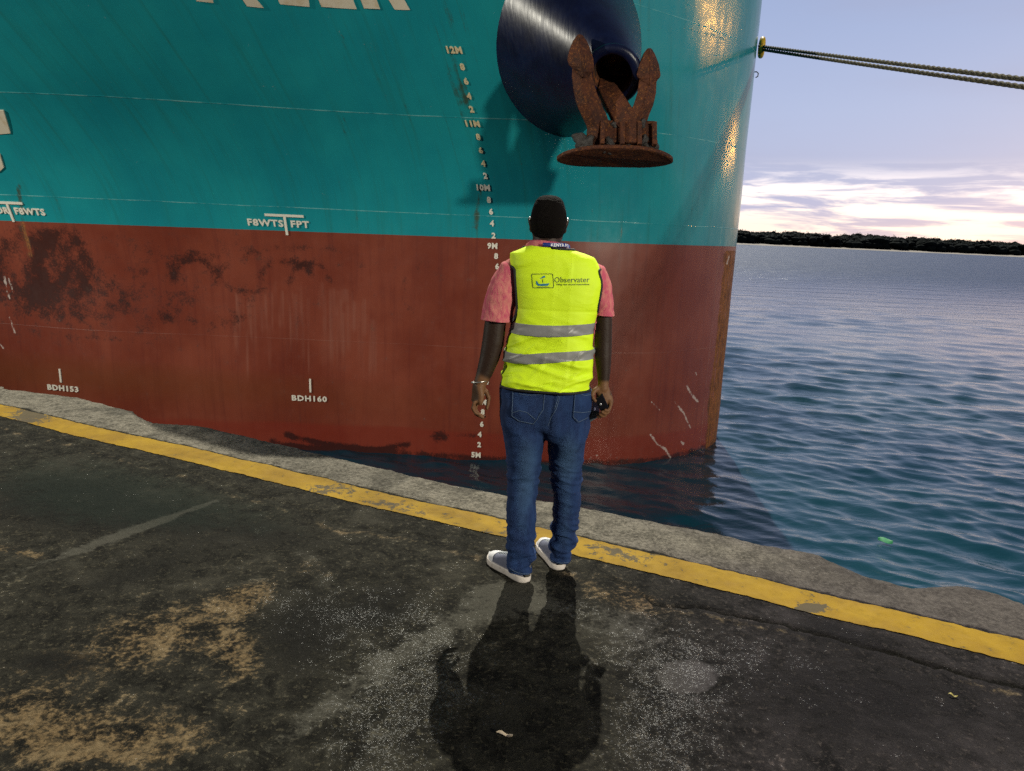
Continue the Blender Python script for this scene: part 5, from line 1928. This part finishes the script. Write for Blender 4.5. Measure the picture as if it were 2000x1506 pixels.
# seat
for sx_ in (-1, 1):
    J.ell((hx - .012 + sx_ * .080, PY0 - .050, zc + .075), (.088, .100, .120), 24)
jn = J.build('jeans', M_denim)
remesh(jn, .0055, 22, .5)
V = getV(jn)
N_ = getN(jn)
zz, xx = V[:, 2], V[:, 0] - hx
left = xx < -.012
bunch = (1 - sst(zz, .10, .42)) + .55 * np.exp(-((zz - .50) / .10) ** 2) + .25 * np.exp(-((zz - .70) / .05) ** 2)
sl = np.where(left, .28, -.28)
d = .017 * bunch * pn(xx * 4 + 3 * left, (zz + sl * xx) * 21 + V[:, 1] * 4, V[:, 1] * 5 + 9 * left) + .011 * bunch * pn(xx * 9, (zz - .5 * sl * xx) * 38, V[:, 1] * 9)
d += bunch * .008 * (np.clip(1 - np.abs(pn(xx * 5 + 7 * left, (zz - sl * xx) * 17, V[:, 1] * 4)) * 5, 0, 1) - .4)
d += .006 * pn(xx * 10 + 5, zz * 9, V[:, 1] * 9) + .009 * pn((xx * np.where(left, 1, -1) * .7 + zz) * 14, (zz - xx * np.where(left, 1, -1)) * 4, 3.3) * sst(zz, .55, .7) * (1 - sst(zz, .80, .9))
cleft = -.006 * np.exp(-((V[:, 0] - at(1078, 790, 3.13)[0] - (zz - .85) * .10) / .008) ** 2) * sst(zz, zc, zc + .05) * (V[:, 1] < PY0)
d += cleft
V = V + N_ * d[:, None]
T = tris(jn)
bpy.data.objects.remove(jn)
zlow = np.where(V[:, 0] < at(1056, 1110, 3.27)[0], zl0 + .030 - .12 * (V[:, 1] - 3.13), zr0 + .030 - .12 * (V[:, 1] - 3.29))
Vj, Tj = clip(V, T, np.minimum(V[:, 2] - zlow - .004, zwaist + .006 - V[:, 2]))
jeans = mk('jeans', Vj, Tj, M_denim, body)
so = jeans.modifiers.new('thick', 'SOLIDIFY'); so.thickness = .004; so.offset = -1
X, Y = proj(Vj)
bk = (getN(jeans)[:, 1] < .2)
fattr(jeans, 'fade', bk * (.75 * blob(X, Y, 1030, 900, 24, 60, 0) + .85 * blob(X, Y, 1108, 895, 26, 52, 5) + .45 * blob(X, Y, 1020, 1010, 18, 60) + .5 * blob(X, Y, 1105, 1000, 16, 55) + .3 * blob(X, Y, 1030, 960, 20, 30) + .3 * blob(X, Y, 1100, 1060, 14, 30)))
fattr(jeans, 'dark', bk * (.7 * blob(X, Y, 1068, 840, 14, 60) + .6 * blob(X, Y, 1020, 795, 46, 26) + .4 * blob(X, Y, 985, 900, 10, 120) + .4 * blob(X, Y, 1062, 960, 6, 120)))  # shade painted between the legs, along their edges and on the seat
Nj = vnorm(Vj, Tj)
jb = BVHTree.FromPolygons([tuple(v) for v in Vj], [tuple(int(i) for i in t) for t in Tj])


def on_jeans(px, py, h=.002):
    o = Vector((0, 0, CAM_H))
    dd = Vector(ray(px, py)).normalized()
    hit, n, i, dist = jb.ray_cast(o, dd)
    if hit is None or dist > 4.5: return None
    if n.dot(dd) > 0: n = -n
    return np.array(hit + n * h)


def dens_px(pts, step=2.5):
    out = []
    for a, b in zip(pts[:-1], pts[1:]):
        n = max(2, int(math.hypot(b[0] - a[0], b[1] - a[1]) / step))
        for i in range(n): out.append((a[0] + (b[0] - a[0]) * i / n, a[1] + (b[1] - a[1]) * i / n))
    return out + [pts[-1]]


def pocket(pg, seams):
    bm = bmesh.new()
    xs_, ys_ = [p[0] for p in pg], [p[1] for p in pg]
    Xj, Yj = X, Y
    # patch of the seat cloth inside the pocket outline
    inside_ = np.full(len(Vj), 1e9)
    for (x0, y0), (x1, y1) in zip(pg, pg[1:] + pg[:1]):
        nx, ny = -(y1 - y0), x1 - x0
        l_ = math.hypot(nx, ny)
        inside_ = np.minimum(inside_, ((Xj - x0) * nx + (Yj - y0) * ny) / l_)
    sgn = 1
    f_ = np.minimum(inside_, np.where(Nj[:, 1] < .15, 50, -50))
    Vp, Tp = clip(Vj + Nj * .003, Tj, f_ * .001)
    o = mk('back_pocket', Vp, Tp, M_denim, jeans)
    fattr(o, 'fade', np.full(len(Vp), .15)); fattr(o, 'dark', np.full(len(Vp), .15))
    so = o.modifiers.new('thick', 'SOLIDIFY'); so.thickness = .003
    mb = MB()
    for sm in seams:
        q = [on_jeans(x, y, .0052) for x, y in dens_px(sm)]
        q = [a for a in q if a is not None]
        if len(q) > 2:
            mb = MB()
            mb.tube(q, .0010, 6)
            mb.build('stitching', M_stitch, o)
    return o


pocket([(1001, 757), (1066, 760), (1064, 800), (1043, 829), (1012, 823), (999, 812)], [[(1003, 760), (1001, 812), (1013, 821), (1042, 827), (1061, 800), (1064, 763)], [(1002, 806), (1014, 802), (1030, 806), (1045, 818)], [(1014, 769), (1030, 772), (1060, 771)]])
pocket([(1122, 761), (1156, 764), (1153, 806), (1146, 818), (1128, 827), (1117, 815)], [[(1123, 764), (1119, 814), (1129, 824), (1146, 815)], [(1119, 803), (1136, 805), (1152, 803)], [(1130, 769), (1140, 773), (1152, 771)]])
mb = MB()
for sm in ([(1095, 757), (1092, 780), (1086, 800), (1076, 816), (1070, 832)], [(1092, 757), (1089, 780), (1083, 799)], [(995, 1109), (1005, 1116), (1020, 1121), (1038, 1121)], [(1074, 1093), (1085, 1099), (1098, 1100), (1111, 1098)]):
    q = [on_jeans(x, y, .0008) for x, y in dens_px(sm)]
    q = [a for a in q if a is not None]
    if len(q) > 2:
        mb = MB()
        mb.tube(q, .0011, 6)
        mb.build('stitching', M_stitch, jeans)

# ---- sneakers
M_canvas = mat('grey blue canvas', lambda t: {'Base Color': t.mix(t.noise(t.pos(), 40, 4), (.105, .115, .175), (.155, .165, .225)), 'Normal': t.bump(t.noise(t.pos(), 500, 2), .4, .002)}, rough=.8)
M_rub = mat('white rubber', lambda t: {'Base Color': t.mix(t.ss(t.noise(t.pos(), 35, 5, .7), .5, .8), (.66, .60, .55), (.40, .33, .27))}, rough=.5)
M_toe = mat('white toe cap', col=(.74, .74, .76), rough=.45)
M_heel = mat('grey heel patch', col=(.10, .095, .085), rough=.7)
M_lace = mat('pale laces', col=(.55, .58, .60), rough=.8)


def half_w(u):
    return np.interp(u, [0, .03, .08, .2, .4, .6, .75, .87, .94, .98, 1.0], [.010, .024, .033, .037, .0375, .044, .0475, .043, .032, .018, .006])


def sneaker(heel, toe, label):
    heel, toe = np.array(heel), np.array(toe)
    fw = toe - heel
    L = np.linalg.norm(fw[:2])
    yaw = math.atan2(-fw[0], fw[1])
    gz = min(ground_z(heel[0], heel[1]), ground_z((heel[0] + toe[0]) / 2, (heel[1] + toe[1]) / 2)) + .003
    gz = max(ground_z(heel[0], heel[1]), ground_z(toe[0], toe[1])) - .001
    M = Matrix.Translation((heel[0], heel[1], gz)) @ Matrix.Rotation(yaw, 4, 'Z')
    us = np.r_[0, .008, .02, .04, .07, np.linspace(.1, .9, 24), .93, .955, .975, .99, 1.0]
    curve = lambda u: .010 * math.sin(u * math.pi) * 0

    def xf(V): return [tuple(M @ Vector(v)) for v in V]
    # upper
    rr = []
    n = 28
    V, rows = [], 0
    for u in us:
        w = half_w(u) * .93
        h = np.interp(u, [0, .05, .25, .42, .55, .7, .84, .93, .98, 1], [.070, .082, .080, .080, .068, .052, .045, .036, .026, .018])
        for k in range(n):
            a = -math.pi * .02 + math.pi * 1.04 * k / (n - 1)
            ca, sa = math.cos(a), max(math.sin(a), 0)
            V.append((w * math.copysign(abs(ca) ** .8, ca), u * L, .016 + h * sa ** .75))
        rows += 1
    F = gridF(rows, n)
    up = mk('sneaker', xf(V), F, M_canvas, body)
    fix_normals(up)
    so = up.modifiers.new('thick', 'SOLIDIFY'); so.thickness = .002; so.offset = -1
    up['label'] = label
    # sole
    outline = [(half_w(u) + .004, u * L) for u in us] + [(-half_w(u) - .004, u * L) for u in us[::-1]]
    k = len(outline)
    V = []
    for z, sc in ((0, .965), (.004, .99), (.012, 1.0), (.026, 1.0), (.030, .975), (.031, .90)):
        for x, y in outline:
            yy2 = L / 2 + (y - L / 2) * (1 + (sc - 1) * .4) * 1.025
            toe_up = .006 * max(0, (y / L - .82) / .18) ** 2
            V.append((x * sc, yy2, z + toe_up))
    F = [tuple(f) for f in gridF(6, k, True)] + [tuple(range(k))[::-1], tuple(range(5 * k, 6 * k))]
    so_ = mk('sole', xf(V), F, M_rub, up)
    fix_normals(so_)
    # toe cap
    V = []
    ut = np.r_[np.linspace(.77, .93, 9), .955, .975, .99, 1.0]
    for u in ut:
        w = half_w(u) * .95 + .002
        h = np.interp(u, [.70, .84, .93, .98, 1], [.052, .045, .037, .028, .020]) + .0025
        for q in range(n):
            a = math.pi * q / (n - 1)
            ca, sa = math.cos(a), max(math.sin(a), 0)
            dip = .035 * sa * max(0, 1 - (u - .77) / .1) * -1
            V.append((w * math.copysign(abs(ca) ** .8, ca), (u - dip * .0) * L + (.012 if u > .99 else 0) - .012 * (1 - sa) * (u < .80), .016 + h * sa ** .75))
    tc = mk('toe_cap', xf(V), gridF(len(ut), n), M_toe, up)
    fix_normals(tc)
    so = tc.modifiers.new('thick', 'SOLIDIFY'); so.thickness = .002
    # heel patch
    V = []
    for q in range(9):
        a = R(-90 - 34 + 68 * q / 8)
        for z in (.030, .055, .084):
            V.append((.0315 * math.cos(a) * 1.02, .030 + .0375 * math.sin(a), z))
    hp_ = mk('heel_patch', xf(V), gridF(9, 3), M_heel, up)
    fix_normals(hp_)
    so = hp_.modifiers.new('thick', 'SOLIDIFY'); so.thickness = .0025; so.offset = 0
    # laces
    mb = MB()
    for u in np.linspace(.50, .72, 6):
        h = np.interp(u, [.42, .55, .7, .84], [.080, .068, .052, .045]) + .019
        w = .020
        mb.tube(xf([(-w, (u - .012) * L, h - .012), (-w * .5, u * L, h - .001), (0, u * L, h + .002), (w * .5, u * L, h - .001), (w, (u - .012) * L, h - .012)]), .0032, 8)
    mb.build('laces', M_lace, up)
    return up


lh, lt_ = at_z(1029, 1139, 0), at_z(962, 1097, 0)
sneaker(lh, lh + (lt_ - lh) / np.linalg.norm(lt_ - lh) * .285, 'grey blue sneaker turned outward with white toe cap')
rh, rt_ = at_z(1093, 1114, 0), at_z(1060, 1068, 0)
sneaker(rh, rh + (rt_ - rh) / np.linalg.norm(rt_ - rh) * .285, 'grey blue sneaker standing nearest the yellow line')

# ---- bracelet
mb = MB()
c0, c1 = at(922, 744, 3.238), at(951, 747, 3.238)
wc = (c0 + c1) / 2
wr_ = np.linalg.norm(c1 - c0) / 2 + .001
pts = [wc + np.array([wr_ * math.cos(a), .034 * math.sin(a), .006 * math.cos(a) - .004 * math.sin(a)]) for a in np.linspace(0, 2 * math.pi, 40)]
mb.tube(pts, [.0032 + .0009 * math.sin(i * 2.1) for i in range(40)], 8, False)
mb.build('bracelet', mat('silver bracelet', col=(.5, .48, .45), rough=.3, metal=.8), body)
# added pale wire frame standing in for rim light on the ears
mb = MB()
for sx_ in (-1, 1):
    mb.tube([(hx + sx_ * .079, hy + .095, ztop - .108), (hx + sx_ * .083, hy + .03, ztop - .090), (hx + sx_ * .0825, hy - .004, ztop - .088), (hx + sx_ * .081, hy - .016, ztop - .098)], .0026, 8)
mb.tube([(hx - .079, hy + .095, ztop - .108), (hx - .04, hy + .115, ztop - .106), (hx, hy + .118, ztop - .106), (hx + .04, hy + .115, ztop - .106), (hx + .079, hy + .095, ztop - .108)], .002, 8)
mb.build('ear_glint', mat('pale ear glint', col=(.6, .6, .58), rough=.25, metal=.6), body)

# ---- things in the right hand
pp = [at(1176, 767.5, 3.198), at(1162.5, 780, 3.198), at(1172.5, 803.5, 3.190), at(1189.5, 796.5, 3.190)]


def slab(name, q, thick, m, bev=.004):
    q = [np.array(a, float) for a in q]
    n = np.cross(q[1] - q[0], q[3] - q[0]); n /= np.linalg.norm(n)
    if n[1] > 0: n = -n
    bm = bmesh.new()
    f = [bm.verts.new(a) for a in q]
    b = [bm.verts.new(a - n * thick) for a in q]
    bm.faces.new(f); bm.faces.new(b[::-1])
    for i in range(4):
        j = (i + 1) % 4
        bm.faces.new((f[j], f[i], b[i], b[j]))
    bmesh.ops.recalc_face_normals(bm, faces=bm.faces[:])
    bmesh.ops.bevel(bm, geom=bm.edges[:], offset=bev, segments=3, affect='EDGES')
    me = bpy.data.meshes.new(name)
    bm.to_mesh(me); bm.free()
    me.materials.append(m)
    o = bpy.data.objects.new(name, me)
    C.objects.link(o)
    return o, n


ph, pnn = slab('mobile_phone', pp, .009, mat('black phone shell', col=(.004, .004, .006), rough=.22), .0028)
tag(ph, "black mobile phone held in the man's right hand", 'phone')
mb = MB()
pc_ = at(1173, 789.5, 3.190) + pnn * .0035
mb.ell(pc_, (.0052, .0016, .0052), 14)
mb.build('emblem', mat('silver emblem', col=(.6, .6, .62), rough=.3, metal=.7), ph, True)
nb_o, nn = slab('notebook', [at(1171.5, 803.5, 3.262), at(1157, 801, 3.250), at(1144.5, 830.5, 3.245), at(1168, 815, 3.258)], .012, mat('dark teal cover', col=(.006, .022, .035), rough=.5), .002)
tag(nb_o, "dark folded notebook with pale inner page held below the phone", 'notebook')
pg, nn = slab('page', [at(1166, 779, 3.262), at(1158.5, 781, 3.254), at(1157.2, 801.5, 3.2485), at(1171.5, 804, 3.2605)], .003, mat('lavender page', col=(.22, .22, .36), rough=.7), .0008)
pg.parent = nb_o
pg2, nn = slab('page', [at(1158, 783, 3.262), at(1155, 783, 3.262), at(1154.6, 801, 3.26), at(1157, 802, 3.26)], .003, mat('tan page edge', col=(.28, .14, .09), rough=.7), .0008)
pg2.parent = nb_o
